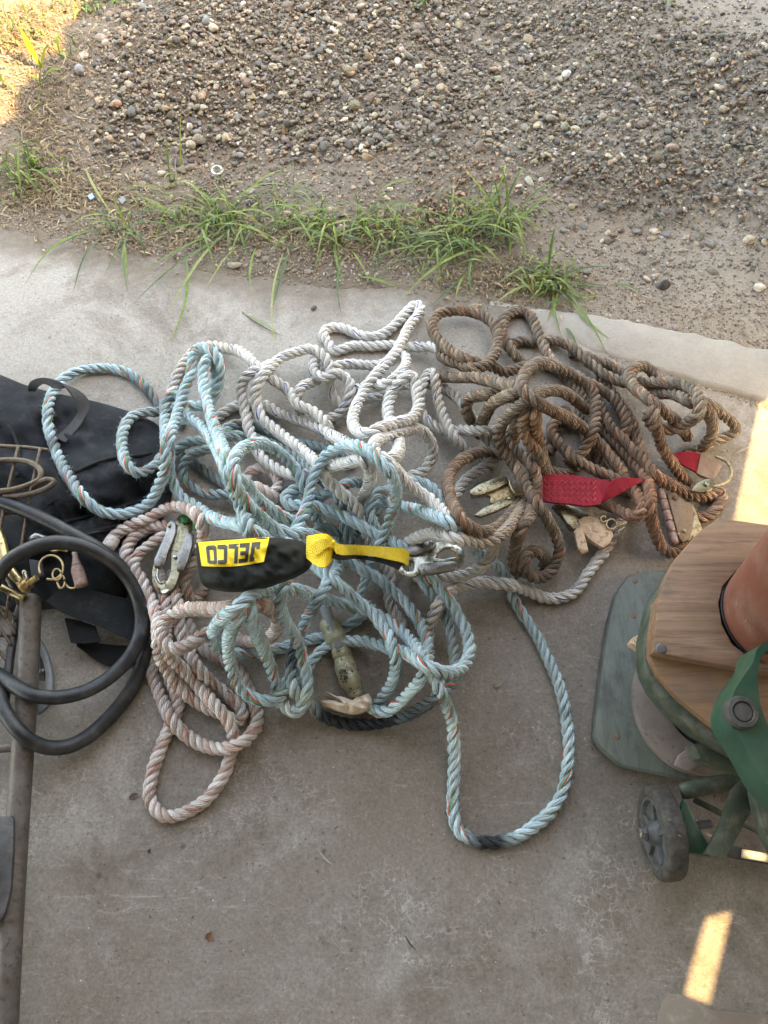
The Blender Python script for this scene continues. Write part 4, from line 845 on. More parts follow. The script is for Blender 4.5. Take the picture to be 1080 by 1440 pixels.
# ------------------------------------------------------------------ wooden stand at right
ws = thing('wooden_stand', 'round wooden turntable stand with plywood top and faded red tub', 'stand', 1010, 980, 0)
bb = plate('base_board', [(868, 832), (882, 812), (906, 803), (960, 800), (1160, 800), (1190, 1000), (1130, 1130), (985, 1099), (930, 1088), (873, 1075), (846, 1050), (837, 1034), (839, 1005), (848, 930), (858, 868)], .026, .025, M['basepaint'], ws, bevel=.003)
for (x, y) in ((893, 817), (868, 1036), (891, 866)): rivet(x, y, .0262, .0036, M['rust'], ws, 'screw', .0006)
def blob(cx, cy, rx, ry, n=40): return [(cx+rx*math.cos(t), cy+ry*math.sin(t)) for t in np.linspace(0, 6.2832, n, endpoint=False)]
plate('ring_board', blob(1004, 974, 112, 118, 56), .042, .0155, M['ring'], ws, [blob(1010, 972, 76, 82, 40)])
cx = P(1016, 950, .10)
def lathe_z(name, prof, c, mat, parent, k=48):
    v = []; f = []
    for (r, z) in prof:
        for j in range(k): a = 2*math.pi*j/k; v.append((c.x+r*math.cos(a), c.y+r*math.sin(a), z))
    for i in range(len(prof)-1):
        for j in range(k): f.append((i*k+j, i*k+(j+1) % k, (i+1)*k+(j+1) % k, (i+1)*k+j))
    o = link(name, v, f, mat, parent); o.data.set_sharp_from_angle(angle=R_(40)); return o
lathe_z('hub', [(0, .0262), (.070, .0262), (.072, .03), (.072, .130), (0, .131)], P(1022, 968, .06), M['redpot'], ws)
lathe_z('gasket', [(.074, .0262), (.0785, .0265), (.0785, .046), (.074, .047), (.073, .03)], P(1022, 968, .06), M['dkrubber'], ws)
GP = [(906, 893), (904.5, 920), (908, 944), (921, 970), (946, 1000), (981, 1029), (1021, 1052), (1066, 1075), (1110, 1082), (1180, 1010), (1185, 850), (1120, 765), (1010, 745), (950, 790), (918, 840)]
plate('green_plate', GP, .170, .034, M['olive'], ws, bevel=.003)
gp2 = [(913, 893), (913, 922), (926, 950), (956, 984), (1000, 1019), (1040, 1044), (1085, 1056), (1150, 1000), (1160, 850), (1100, 780), (1010, 760), (950, 800), (922, 845)]
plate('lower_plywood', gp2, .184, .0136, M['ply2'], ws, bevel=.002)
HO = [(1011, 848), (1017, 824), (1034, 805), (1058, 793), (1100, 786), (1140, 800), (1158, 850), (1146, 905), (1105, 930), (1062, 930), (1030, 905), (1016, 878)]
plate('upper_plywood', [(919, 917), (921, 880), (926, 850), (935, 815), (946, 793), (957, 778), (985, 746), (1012, 728), (1080, 737), (1190, 752), (1200, 960), (1100, 948), (1030, 938), (970, 927)], .203, .0186, M['ply'], ws, [HO], .0022)
rivet(930, 912, .2032, .006, M['dkmetal'], ws, 'knot', .0005)
bx = plate('skirt_board', [(975, 1046), (1010, 1040), (1064, 1076), (1064, 1090), (1018, 1080), (985, 1066)], .128, .03, M['olive'], ws)
plate('broken_chip', [(955, 1062), (972, 1050), (990, 1064), (984, 1078), (966, 1085), (950, 1076)], .056, .008, M['ring'], ws)
tub = lathe_z('red_tub', [(0, .186), (.058, .1855), (.062, .188), (.064, .2), (.096, .46), (.098, .465), (.094, .466), (.090, .46), (.0, .40)], P(1091, 866, .19), M['redpot'], ws, 64)
lathe_z('tub_seam', [(.0628, .190), (.0660, .191), (.0665, .199), (.0650, .200)], P(1091, 866, .19), M['dkrubber'], ws, 64)
plate('knob', [(886, 903), (892, 895), (903, 890), (906, 915), (897, 911)], .12, .02, M['cream'], ws, bevel=.003)

# ------------------------------------------------------------------ green steel frame with caster
gf = thing('caster_frame', 'green painted steel frame with a curved band, bolt and caster wheel at the right edge', 'frame', 1030, 1150, 0)
ZB = .285
ribbon('curved_band', [(1130, 888, ZB), (1100, 893, ZB), (1080, 901, ZB), (1066, 911, ZB), (1058, 933, ZB), (1045, 952, ZB), (1032, 974, ZB), (1024, 1000, ZB), (1030, 1024, ZB), (1045, 1046, ZB), (1060, 1072, ZB), (1080, 1106, ZB), (1120, 1150, ZB)],
       [(1130, 903, ZB), (1102, 906, ZB), (1084, 912, ZB), (1072, 922, ZB), (1067, 940, ZB), (1065, 956, ZB), (1067, 974, ZB), (1070, 992, ZB), (1075, 1008, ZB), (1083, 1026, ZB), (1096, 1050, ZB), (1112, 1076, ZB), (1150, 1124, ZB)], .045, M['green'], gf, n=4)
bc = P(1043, 1002, .288)
J = Join(); k = 24; prof = [(.016, -.006), (.016, .001), (.0145, .004), (.0105, .0045), (.0095, .002), (.0085, .0035), (.0, .004)]
v = [(bc.x+r*math.cos(2*math.pi*j/k), bc.y+r*math.sin(2*math.pi*j/k), bc.z+h) for r, h in prof for j in range(k)]
f = [(i*k+j, i*k+(j+1) % k, (i+1)*k+(j+1) % k, (i+1)*k+j) for i in range(len(prof)-1) for j in range(k)]
J.add(v, f).obj('bolt', M['dkmetal'], gf, autos=40)
ptube('bolt_shadow_tube', [(1024, 1004, .262, .004), (1030, 1022, .262, .0055), (1042, 1044, .262, .004)], 0, M['dkrubber'], gf, 10).name = 'bolt_shadow_strip'  # dark tube standing in for the shadow beside the bolt
ptube('arm_tube', [(957, 1113, .060, .0088), (962, 1112, .061, .0098), (1000, 1104, .066, .0098), (1050, 1094, .072, .0098), (1100, 1084, .078, .0098)], 0, M['olive'], gf, 16)
plate('flat_bar', [(1030, 1110), (1058, 1082), (1064, 1084), (1062, 1131), (1021, 1208), (990, 1201), (997, 1190), (1012, 1160)], .096, .008, M['olive'], gf, bevel=.002)
plate('fork_plate', [(962, 1122), (972, 1140), (984, 1164), (1000, 1192), (1001, 1206), (966, 1200), (958, 1180), (957, 1140)], .082, .012, M['green'], gf, bevel=.003)
plate('back_bar', [(978, 1120), (1030, 1146), (1110, 1184), (1110, 1192), (1024, 1152), (976, 1128)], .045, .006, M['olive'], gf)
plate('side_strip', [(1058, 1098), (1070, 1104), (1082, 1140), (1100, 1200), (1094, 1212), (1074, 1168), (1062, 1126)], .118, .02, M['olive'], gf, bevel=.003)
plate('slat', [(1026, 1188), (1045, 1192), (1130, 1212), (1128, 1224), (1044, 1209), (1024, 1204)], .030, .012, M['dkmetal'], gf)
plate('slat', [(1044, 1193.5), (1090, 1202), (1128, 1211), (1126, 1221), (1088, 1214), (1043, 1206)], .034, .0035, M['slat'], gf)  # pale plate painted as the sunlit part of the dark bar
# wheel
WR = .0535; wc = P(931, 1171, WR)
wh = bpy.data.objects.new('caster_wheel', None)
def lathe_x(name, prof, mat, parent, k=56, tilt=R_(3)):
    v = []; f = []
    for (r, x) in prof:
        for j in range(k):
            a = 2*math.pi*j/k; p = Vector((x, r*math.cos(a), r*math.sin(a)))
            q = Vector((p.x*math.cos(tilt)-p.y*math.sin(tilt), p.x*math.sin(tilt)+p.y*math.cos(tilt), p.z)); v.append(tuple(wc+q))
    for i in range(len(prof)-1):
        for j in range(k): f.append((i*k+j, i*k+(j+1) % k, (i+1)*k+(j+1) % k, (i+1)*k+j))
    o = link(name, v, f, mat, parent); o.data.set_sharp_from_angle(angle=R_(45)); return o
KR, KX = .0535/.0585, .68
cw = lathe_x('caster_wheel', [(r*KR, x*KX) for r, x in [(.044, -.0165), (.0475, -.0185), (.053, -.0182), (.0565, -.016), (.0582, -.0115), (.0585, -.004), (.0585, .004), (.0582, .0115), (.0565, .016), (.053, .018), (.044, .0165), (.02, .014)]], M['tyre'], gf)
lathe_x('rim', [(r*KR, x*KX) for r, x in [(.045, -.0163), (.0435, -.0172), (.041, -.0168), (.039, -.009), (.018, -.0085), (.0165, -.016), (.012, -.0235), (.0115, -.0275), (.0, -.0275)]], M['wheel'], None, 40)
rim = bpy.data.objects['rim']
def reparent(o, p): 
    off = np.array(o.location)-np.array(p.location)-np.array(p.parent.location if p.parent else (0, 0, 0))
    o.location = off; o.parent = p
reparent(rim, cw)
J = Join()
for k in range(5):
    a = 2*math.pi*k/5+.3; d1 = Vector((0, math.cos(a), math.sin(a))); s1 = Vector((0, -math.sin(a), math.cos(a)))
    q = []
    for (r, w) in ((.010, .0042), (.0365, .0028)):
        for (x, sg) in ((-.0105, -1), (-.0105, 1), (-.004, 1), (-.004, -1)): q.append(tuple(wc+d1*r+s1*w*sg+Vector((x, 0, 0))))
    J.add(q, [(0, 1, 5, 4), (1, 2, 6, 5), (2, 3, 7, 6), (3, 0, 4, 7), (0, 3, 2, 1), (4, 5, 6, 7)])
o = J.obj('spoke', M['wheel'], None, autos=30); o.name = 'spokes'; reparent(o, cw)
v, f = tube_data(np.array([wc+Vector((-.028, 0, .0)), wc+Vector((-.0265, 0, 0)), wc+Vector((-.017, 0, 0))]), np.array([.005, .0066, .0066]), 6)
o = link('axle_bolt', v, f, M['greysteel'], None, False); reparent(o, cw)
v, f = tube_data(np.array([wc+Vector((-.0205, 0, .0)), wc+Vector((-.0185, 0, 0))]), .010, 20); o = link('axle_washer', v, f, M['dkmetal'], None, False); reparent(o, cw)
v, f = tube_data(np.array([wc+Vector((-.016, 0, 0)), wc+Vector((.06, .01, 0))]), .005, 12); link('axle', v, f, M['dkmetal'], gf)

# ------------------------------------------------------------------ ground, floor
EDGE = [(-3000, -200), (-300, 260), (0, 318), (60, 331), (150, 350), (250, 371), (330, 386), (400, 394), (480, 402), (560, 403), (620, 410), (700, 425), (760, 437), (830, 445), (900, 458), (990, 478), (1080, 499), (1500, 590), (4000, 1090)]
n = NT('dirt'); p = n.pos()
a = n.noise(p, 3.2, 6, .6); b = n.noise(p, 40, 8, .75); c = n.noise(p, 300, 4, .7)
col = n.mix(n.ramp(a, .35, .65), (.155, .128, .10), (.225, .19, .152)); col = n.mix(n.ramp(b, .4, .72, 0, .7), col, (.255, .215, .175)); col = n.mix(n.ramp(c, .55, .75, 0, .6), col, (.07, .055, .045)); col = n.mix(n.ramp(n.noise(p, 420, 2), .68, .72, 0, .8), col, (.42, .38, .33))
sxd = n.new('ShaderNodeSeparateXYZ'); n.put(sxd.inputs[0], p); dry = n.ramp(n.math('ADD', sxd.outputs[0], n.math('MULTIPLY', n.math('SUBTRACT', a, .5), .9)), .0, .62, 0, .85); col = n.mix(n.math('MULTIPLY', dry, n.ramp(b, .3, .6, .6, 1)), col, (.37, .325, .275)); col = n.mix(n.ramp(n.noise(p, 120, 6, .8), .5, .7, 0, .55), col, (.20, .165, .13))
M['dirt'] = n.done(col, .92, 0, n.bump(n.math('ADD', n.math('MULTIPLY', b, .8), n.math('MULTIPLY', c, .5)), .8, .006), .2)
gx = np.unique(np.r_[np.linspace(-40, -2, 14), np.linspace(-2, 2, 241), np.linspace(2, 40, 14)]); gy = np.unique(np.r_[np.linspace(-30, .4, 10), np.linspace(.4, 3.0, 171), np.linspace(3, 60, 16)])
def heap(x, y):
    w = np.zeros_like(x); r = np.random.default_rng(5)
    for i in range(26):
        k = 2*np.pi/r.uniform(.06, .9); d = r.uniform(0, 6.28); w += (1/k)*.06*np.sin(k*(np.cos(d)*x+np.sin(d)*y)+r.uniform(0, 6.28))
    return w
GXX, GYY = np.meshgrid(gx, gy)
ED = np.array([P(x, y, 0) for x, y in EDGE]); 
def edge_y(x): return np.interp(x, ED[:, 0], ED[:, 1])
dist = GYY-edge_y(GXX)
# soil creeps over the edge of the slab at left, lies a little lower at right
GZ = np.where(dist > -.10, -.004+heap(GXX, GYY)*.5*np.clip(dist/.15, 0, 1)-.009*np.clip(-dist/.03, 0, 1), -.06)+np.where(dist > -.03, .004*np.clip(1-dist/.1, 0, 1)*np.clip((.25-GXX)*3, 0, 1), 0)-.006*np.clip((GXX-.1)*4, 0, 1)*(dist > -.03)+.03*np.clip((dist-.15)/.5, 0, 1)
def ground_z(x, y):
    d = y-edge_y(x); return -.004+heap(x, y)*.5*np.clip(d/.15, 0, 1)+.004*np.clip(1-d/.1, 0, 1)*np.clip((.25-x)*3, 0, 1)-.006*np.clip((x-.1)*4, 0, 1)+.03*np.clip((d-.15)/.5, 0, 1)
V = np.stack([GXX, GYY, GZ], -1).reshape(-1, 3); w = len(gx)
F = [(i*w+j, i*w+j+1, (i+1)*w+j+1, (i+1)*w+j) for i in range(len(gy)-1) for j in range(w-1)]
tag(link('ground', V, F, M['dirt'], None, True, recenter=False), kind='structure')

n = NT('concrete'); p = n.pos(); sx = n.new('ShaderNodeSeparateXYZ'); n.put(sx.inputs[0], p)
a = n.noise(p, 2.2, 7, .62, .3); b = n.noise(p, 6.5, 14, .72, .6); c = n.noise(p, 75, 9, .78); d = n.noise(p, 230, 5, .75)
ed = n.new('ShaderNodeAttribute', attribute_name='edge').outputs['Fac']
col = n.mix(n.ramp(a, .38, .62), (.172, .142, .114), (.235, .21, .183))
far_pale = n.ramp(n.math('ADD', sx.outputs[1], n.math('MULTIPLY', n.math('SUBTRACT', b, .5), 1.0)), .34, .80)  # floor tone gets paler towards the front edge, broken up by noise
col = n.mix(n.math('MULTIPLY', far_pale, .8), col, (.365, .345, .31))
col = n.mix(n.ramp(n.noise(p, 3.1, 12, .74, .4), .49, .60, 0, .72), col, (.132, .104, .080))            # old damp and oil stains
col = n.mix(n.ramp(b, .52, .66, 0, .5), col, (.335, .318, .292))                                       # pale worn cement
col = n.mix(n.ramp(n.noise(n.scale(p, (6, 30, 1)).outputs[0], 1.7, 12, .8, 1.4), .57, .66, 0, .5), col, (.41, .39, .36))   # scuffs
wv = n.new('ShaderNodeMix', data_type='VECTOR'); n.put(wv.inputs[0], .03); n.put(wv.inputs[4], p); nt_ = n.new('ShaderNodeTexNoise'); n.put(nt_.inputs['Vector'], p); nt_.inputs['Scale'].default_value = 60; nt_.inputs['Detail'].default_value = 5; n.put(wv.inputs[5], nt_.outputs['Color'])
blot = n.math('MULTIPLY', n.ramp(n.vor(wv.outputs[1], 95, 'DISTANCE_TO_EDGE'), .0, .10, 1, 0), n.math('MULTIPLY', n.ramp(n.noise(p, 5.3, 5, .6), .53, .62), n.ramp(n.noise(p, 46, 5, .7), .42, .6)))
col = n.mix(n.math('MULTIPLY', blot, .6), col, (.50, .48, .45))
col = n.mix(n.ramp(c, .50, .72, 0, .35), col, (.37, .345, .31)); col = n.mix(n.ramp(c, .30, .45, .5, 0), col, (.11, .09, .073))
col = n.mix(1.0, col, n.ramp(d, .3, .7, .70, 1.26), 'MULTIPLY')
col = n.mix(n.ramp(n.noise(p, 140, 3, .6), .64, .69, 0, .72), col, (.065, .055, .047)); col = n.mix(n.ramp(n.noise(p, 190, 2), .725, .76, 0, .85), col, (.66, .64, .60))
sp = n.vor(p, 24); col = n.mix(n.math('MULTIPLY', n.ramp(sp, .05, .11, 1, 0), n.ramp(n.noise(p, 30, 2), .5, .62, 0, .85)), col, (.075, .062, .055))
# soil trodden in along the front edge
em = n.math('MULTIPLY', n.ramp(n.math('ADD', ed, n.math('MULTIPLY', n.math('SUBTRACT', b, .5), 1.5)), .35, .85), n.ramp(c, .3, .55, .5, 1))
col = n.mix(em, col, (.16, .128, .098))
M['concrete'] = n.done(col, n.ramp(b, .35, .65, .42, .74), 0, n.bump(n.math('ADD', n.math('MULTIPLY', c, .7), n.math('MULTIPLY', d, .6)), .5, .0028), .4)
M['lip'] = None
n = NT('pale_concrete'); p = n.pos(); b = n.noise(p, 12, 8, .7); c = n.noise(p, 90, 8, .75)
col = n.mix(n.ramp(b, .3, .7), (.27, .255, .228), (.36, .34, .31)); col = n.mix(n.ramp(c, .5, .75, 0, .5), col, (.24, .215, .185)); col = n.mix(n.ramp(n.noise(p, 420, 2), .66, .72, 0, .7), col, (.10, .085, .07))
M['lip'] = n.done(col, .85, 0, n.bump(c, .6, .003), .25)
# slab: front edge follows the photograph with a rough broken line
ex = np.linspace(ED[0, 0], ED[-1, 0], 40); mid = np.linspace(-1.1, 1.1, 420); ex = np.unique(np.r_[ex[(ex < -1.1) | (ex > 1.1)], mid])
rg = np.random.default_rng(9); jag = np.interp(ex, np.linspace(-1.1, 1.1, 150), rg.normal(0, .003, 150))+np.interp(ex, np.linspace(-1.1, 1.1, 40), rg.normal(0, .0035, 40))*np.where(ex < .25, 1, .25)
ey = edge_y(ex)+jag*np.where(np.abs(ex) < 1.1, 1, 0)
ROWS = [(-8.0, 0, None), (-.9, 0, .9), (-.25, 0, .25), (-.12, .25, .12), (-.06, .5, .06), (-.025, .8, .025), (-.004, 1, .004), (0, 1, 0), (.002, 1, -.002)]; NR = len(ROWS)
V = []; EA = []
for x, y in zip(ex, ey):
    for k, (dy, e_, _) in enumerate(ROWS): V.append((x, -8.0 if k == 0 else y+dy, -.06 if k == NR-1 else -.003 if k == NR-2 else 0)); EA.append(e_)
F = [(i*NR+k, (i+1)*NR+k, (i+1)*NR+k+1, i*NR+k+1) for i in range(len(ex)-1) for k in range(NR-1)]
o = tag(link('floor', V, F, M['concrete'], None, True, recenter=False), kind='structure'); o.data.set_sharp_from_angle(angle=R_(30)); o.data.attributes.new('edge', 'FLOAT', 'POINT').data.foreach_set('value', np.array(EA, np.float32))
# raised threshold strip at the right end of the slab edge
sx_ = np.linspace(.18, 1.6, 150); SE = np.array([P(x, y, 0) for x, y in [(700, 470), (790, 478), (880, 506), (960, 531), (1080, 570), (1500, 700), (2200, 920)]])
iy = np.interp(sx_, SE[:, 0], SE[:, 1])+np.interp(sx_, np.linspace(.18, 1.6, 70), rg.normal(0, .003, 70)); oy = edge_y(sx_)+.003+np.interp(sx_, np.linspace(.18, 1.6, 90), rg.normal(0, .0022, 90))
hh = -.0025+.0115*np.clip((sx_-.18)*2.6, 0, 1)
V = []
for x, a0, b0, h in zip(sx_, iy, oy, hh): V += [(x, a0-.004, -.002), (x, a0, h-.002), (x, a0+.006, h), (x, b0-.006, h+.001), (x, b0, h-.003), (x, b0+.003, -.05)]
F = [(i*6+k, (i+1)*6+k, (i+1)*6+k+1, i*6+k+1) for i in range(len(sx_)-1) for k in range(5)]
tag(link('threshold', V, F, M['lip'], None, True, recenter=False), kind='structure')

# ------------------------------------------------------------------ gravel
def attr_mat(name, rough=.75, bump=.25, spec=.35, sc=180):
    n = NT(name); at = n.new('ShaderNodeAttribute', attribute_name='Col').outputs['Color']; p = n.pos()
    nz = n.noise(p, sc, 5, .7); col = n.mix(1.0, at, n.ramp(nz, .25, .75, .6, 1.3), 'MULTIPLY'); col = n.mix(n.ramp(n.noise(p, 70, 6, .75), .45, .66, 0, .5), col, (.17, .14, .11))
    return n.done(col, n.ramp(nz, .3, .7, rough-.1, rough+.1), 0, n.bump(nz, bump, .0015), spec)
M['pebble'] = attr_mat('pebbles')
def ico(sub):
    bm = bmesh.new(); bmesh.ops.create_icosphere(bm, subdivisions=sub, radius=1); v = np.array([x.co for x in bm.verts]); f = np.array([[q.index for q in x.verts] for x in bm.faces]); bm.free(); return v, f
IV, IF = ico(2); IV1, IF1 = ico(1)
PAL = np.array([(.215, .185, .15), (.155, .14, .122), (.29, .235, .165), (.19, .145, .105), (.095, .09, .085), (.36, .315, .25), (.26, .18, .12), (.125, .108, .09), (.31, .26, .195), (.52, .47, .40), (.165, .168, .168)])
PW = np.array([14, 14, 12, 12, 12, 9, 6, 12, 8, 2.5, 9]); PW = PW/PW.sum()
def pebble(rng, r, flat=None):
    v = IV.copy()
    for _ in range(6):
        d = rng.normal(0, 1, 3); d /= np.linalg.norm(d); v = v*(1+.16*rng.normal()*np.clip(v@d, 0, 1)**2)[:, None]
        pl = rng.uniform(.32, .85); q = v@d; v = v-np.outer(np.maximum(q-pl, 0), d)*.9
    v = v*np.array([rng.uniform(.75, 1.3), rng.uniform(.7, 1.05), rng.uniform(.34, .75) if flat is None else flat])
    a, b = rng.uniform(0, 6.28), rng.normal(0, .35); ca, sa, cb, sb = math.cos(a), math.sin(a), math.cos(b), math.sin(b)
    v = v@np.array([[1, 0, 0], [0, cb, -sb], [0, sb, cb]]).T@np.array([[ca, -sa, 0], [sa, ca, 0], [0, 0, 1]]).T
    return v*r
def gravel():
    rng = np.random.default_rng(21); protos = [pebble(rng, 1.0) for _ in range(90)]
    # where pebbles lie thick, in pixels of the photograph: dense in the middle, thin at the left rim and lower right
    def dens(px, py):
        d = np.ones_like(px)
        d *= np.clip((px-60-.25*np.clip(200-py, -100, 200))/110, .06, 1)
        lim = 205+45*np.sin(px/170.)+20*np.sin(px/61.)+np.clip((px-480)/420, 0, 1)*170
        d *= np.clip((lim+40-py)/90, 0, 1)*.9+.16
        d *= np.where(px > 700, np.clip(1-(px-700)/2200-np.clip(py-260, 0, 300)/420, .42, 1), 1)
        d *= np.where((px > 930) & (py < 60), .55, 1)
        return np.clip(d, .03, 1)
    N = 32000; px = rng.uniform(-160, 1240, N*5); y_w = rng.uniform(0, 1, N*5)
    # sample evenly over the ground, not the picture
    Y0, Y1 = P(540, 470).y, P(540, -90).y; wy = Y0+(Y1-Y0)*y_w; wx = rng.uniform(-1.3, 1.3, N*5)
    dd = (CAM_H*math.sin(PITCH)+wy*math.cos(PITCH)); qx = 540+FPX*wx/dd; qy = 720-FPX*((wy*math.sin(PITCH)-CAM_H*math.cos(PITCH))/dd)
    keep = (qx > -150) & (qx < 1230) & (wy > edge_y(wx)+.012) & (rng.uniform(0, 1, N*5) < dens(qx, qy))
    wx, wy, qx, qy = wx[keep][:N], wy[keep][:N], qx[keep][:N], qy[keep][:N]
    n_ = len(wx); rr = np.clip(np.exp(rng.normal(math.log(.0041), .42, n_)), .0022, .0125)
    right = (qx > 640) & (rng.uniform(0, 1, n_) < .55); rr[right] *= .72; small = rng.uniform(0, 1, n_) < .25; rr[small] *= .5
    bury = rng.uniform(-.4, .4, n_); thick = dens(qx, qy) > .7; lift = np.where(thick, rng.uniform(0, .009, n_), 0)
    z = ground_z(wx, wy)+rr*bury+lift
    V = []; F = []; CO = []; b = 0
    ci = rng.choice(len(PAL), n_, p=PW)
    for i in range(n_):
        v = protos[rng.integers(90)]
        a = rng.uniform(0, 6.28); ca, sa = math.cos(a), math.sin(a); v = np.c_[v[:, 0]*ca-v[:, 1]*sa, v[:, 0]*sa+v[:, 1]*ca, v[:, 2]]
        V.append(v*rr[i]+(wx[i], wy[i], z[i])); F.append(IF+b); b += len(v)
        CO.append(np.tile(PAL[ci[i]]*rng.uniform(.8, 1.55)*rng.normal(1, .04, 3), (len(v), 1)))
    V = np.concatenate(V); F = np.concatenate(F); CO = np.clip(np.concatenate(CO), .02, .8)
    o = link('gravel', V, F.tolist(), M['pebble'], None, True, recenter=False)
    ca = o.data.attributes.new('Col', 'FLOAT_COLOR', 'POINT'); ca.data.foreach_set('color', np.c_[CO, np.ones(len(CO))].astype(np.float32).ravel())
    tag(o, kind='stuff'); return o
gravel()
def colour(o, c):
    ca = o.data.attributes.new('Col', 'FLOAT_COLOR', 'POINT'); nn = len(o.data.vertices); ca.data.foreach_set('color', np.tile([*c, 1], (nn, 1)).astype(np.float32).ravel())
def stone(px, py, rpx, c, label, cat='stone', name='stone', flat=None, seed=1):
    rng = np.random.default_rng(seed); w = P(px, py, 0); r = rpx/pxm(py)
    v = pebble(rng, r, flat); z = float(ground_z(np.array([w.x]), np.array([w.y]))[0]); p_ = P(px, py, z+r*.25)
    o = link(name, v+np.array(p_), IF.tolist(), M['pebble'], None, True); colour(o, c); tag(o, label, cat, 'single stones on the gravel'); return o
stone(797, 106, 9, (.62, .63, .64), 'pale white oval stone on the gravel, brightest of the stones', seed=2)
stone(945, 210, 12, (.36, .26, .21), 'pinkish tan oblong stone on the thinner gravel at right', seed=3)
stone(1053, 336, 10, (.46, .39, .29), 'large rounded cream stone on bare dirt near the right edge', seed=4)
stone(921, 325, 8, (.62, .56, .46), 'small cream oval stone beside a bluish grey one', seed=5)
stone(937, 329, 7, (.20, .21, .23), 'small bluish grey stone beside the cream oval one', seed=6)
stone(896, 326, 10, (.22, .2, .185), 'flat dark grey brown stone sunk in dirt', seed=7, flat=.4)
stone(935, 402, 10, (.03, .03, .03), 'black flat stone on dirt close to the concrete edge', seed=8, flat=.4)
stone(1068, 405, 9, (.6, .54, .47), 'long whitish pebble at the right edge near the threshold', seed=9, flat=.5)
stone(909, 392, 8, (.48, .42, .35), 'flat buff stone chip beside the black stone', seed=10, flat=.35)
stone(930, 303, 9, (.26, .24, .2), 'slanted olive grey stone on the dirt at right', seed=11)
stone(441, 432, 5, (.09, .085, .085), 'little dark pebble lying on the concrete slab', seed=12)
stone(153, 60, 9, (.40, .37, .33), 'pale rounded stone near the dry grass at top left', seed=13)
stone(110, 98, 8, (.25, .25, .27), 'bluish grey stone left of the gravel bed', seed=14)
o = ptube('washer', [(305+7*math.cos(t), 239+6*math.sin(t), .006) for t in np.linspace(0, 6.28, 20)], .0022, M['steel'], None, 8, 3, flat=.5); tag(o, 'silvery metal washer lying on the gravel', 'washer')
ct = thing('cotter_pin', 'rusty two legged cotter pin beside the washer', 'pin', 288, 245, 0)
ptube('pin_leg', [(274, 227, .006), (284, 240, .006), (297, 255, .006)], .0014, M['rust'], ct, 8); ptube('pin_leg', [(282, 229, .008), (288, 242, .007), (297, 255, .006)], .0013, M['rust'], ct, 8)
ptube('pin_eye', [(300+4*math.cos(t), 259+4*math.sin(t), .006) for t in np.linspace(0, 6.2, 14)], .0014, M['rust'], ct, 8, 2)
_bl = worn('blue_plastic', (.22, .36, .62), (.3, .45, .7), .4, 0, 80)
tag(plate('plastic_chip', [(123, 275), (129, 271), (133, 277), (127, 281)], .006, .002, _bl, None, bevel=.0004), 'small blue plastic chip in the dry grass litter', 'plastic chip')
tag(plate('glass_chip', [(166, 279), (173, 276), (178, 281), (171, 287)], .006, .002, M['bluegrey'], None, bevel=.0004), 'small grey blue chip right of the blue plastic chip', 'chip')

# ------------------------------------------------------------------ grass
def leaf_mat(name, c1, c2, tr=.25):
    n = NT(name); p = n.obj(); at = n.new('ShaderNodeAttribute', attribute_name='Col').outputs['Color']
    nz = n.noise(p, 120, 4); col = n.mix(1.0, at, n.ramp(nz, .3, .7, .75, 1.2), 'MULTIPLY')
    n.b.inputs['Subsurface Weight'].default_value = 0
    m = n.done(col, .5, 0, None, .35)
    t = n.new('ShaderNodeBsdfTranslucent'); n.t.links.new(n.mix(1.0, col, (1.1, 1.25, .5), 'MULTIPLY'), t.inputs[0])
    mx = n.new('ShaderNodeMixShader'); mx.inputs[0].default_value = tr; n.t.links.new(n.b.outputs[0], mx.inputs[1]); n.t.links.new(t.outputs[0], mx.inputs[2])
    n.t.links.new(mx.outputs[0], n.n['Material Output'].inputs[0]); return m
M['blade'] = leaf_mat('grass_blades', 0, 0)
M['straw'] = leaf_mat('dry_straw', 0, 0, .15)
class Blades:
    def __init__(s): s.v = []; s.f = []; s.c = []
    def add(s, p0, p1, lift, width, col, rng, bend=0.0, n=8, fold=.35, droop=.0):
        p0 = np.array(p0); p1 = np.array(p1); L = np.linalg.norm(p1-p0); side = np.cross(p1-p0, [0, 0, 1.0]); side /= np.linalg.norm(side)+1e-9
        b = len(s.v)
        for i in range(n+1):
            t = i/n; c = p0+(p1-p0)*t+np.array([0, 0, 1])*lift*4*t*(1-t)*(1-.35*t)+side*bend*L*math.sin(math.pi*t)
            w = width*(.55+.9*t if t < .3 else .82+.18*(1-abs(t-.4)) if t < .55 else max(0.02, (1-t)/.45)**.8)*.5
            s.v += [tuple(c-side*w), tuple(c+np.array([0, 0, -fold*w])), tuple(c+side*w)]
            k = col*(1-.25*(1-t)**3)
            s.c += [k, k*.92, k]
            if i:
                q = b+i*3; s.f += [(q-3, q-2, q+1, q), (q-2, q-1, q+2, q+1)]
    def obj(s, name, mat):
        o = link(name, s.v, s.f, mat, None, True)
        ca = o.data.attributes.new('Col', 'FLOAT_COLOR', 'POINT'); ca.data.foreach_set('color', np.c_[np.clip(np.array(s.c), .01, .9), np.ones(len(s.c))].astype(np.float32).ravel()); return o
GREENS = [np.array(c) for c in ((.17, .27, .06), (.125, .21, .06), (.23, .31, .08), (.09, .165, .065), (.30, .34, .13))]
STRAWC = [np.array(c) for c in ((.42, .31, .18), (.34, .25, .15), (.50, .40, .26), (.27, .19, .115), (.38, .26, .17))]
rng = np.random.default_rng(77)
def gz(px, py, d=0.0):
    w = P(px, py, 0); s = 0.0 if w.y < edge_y(w.x) else float(ground_z(np.array([w.x]), np.array([w.y]))[0]); return max(s, -.012)+d
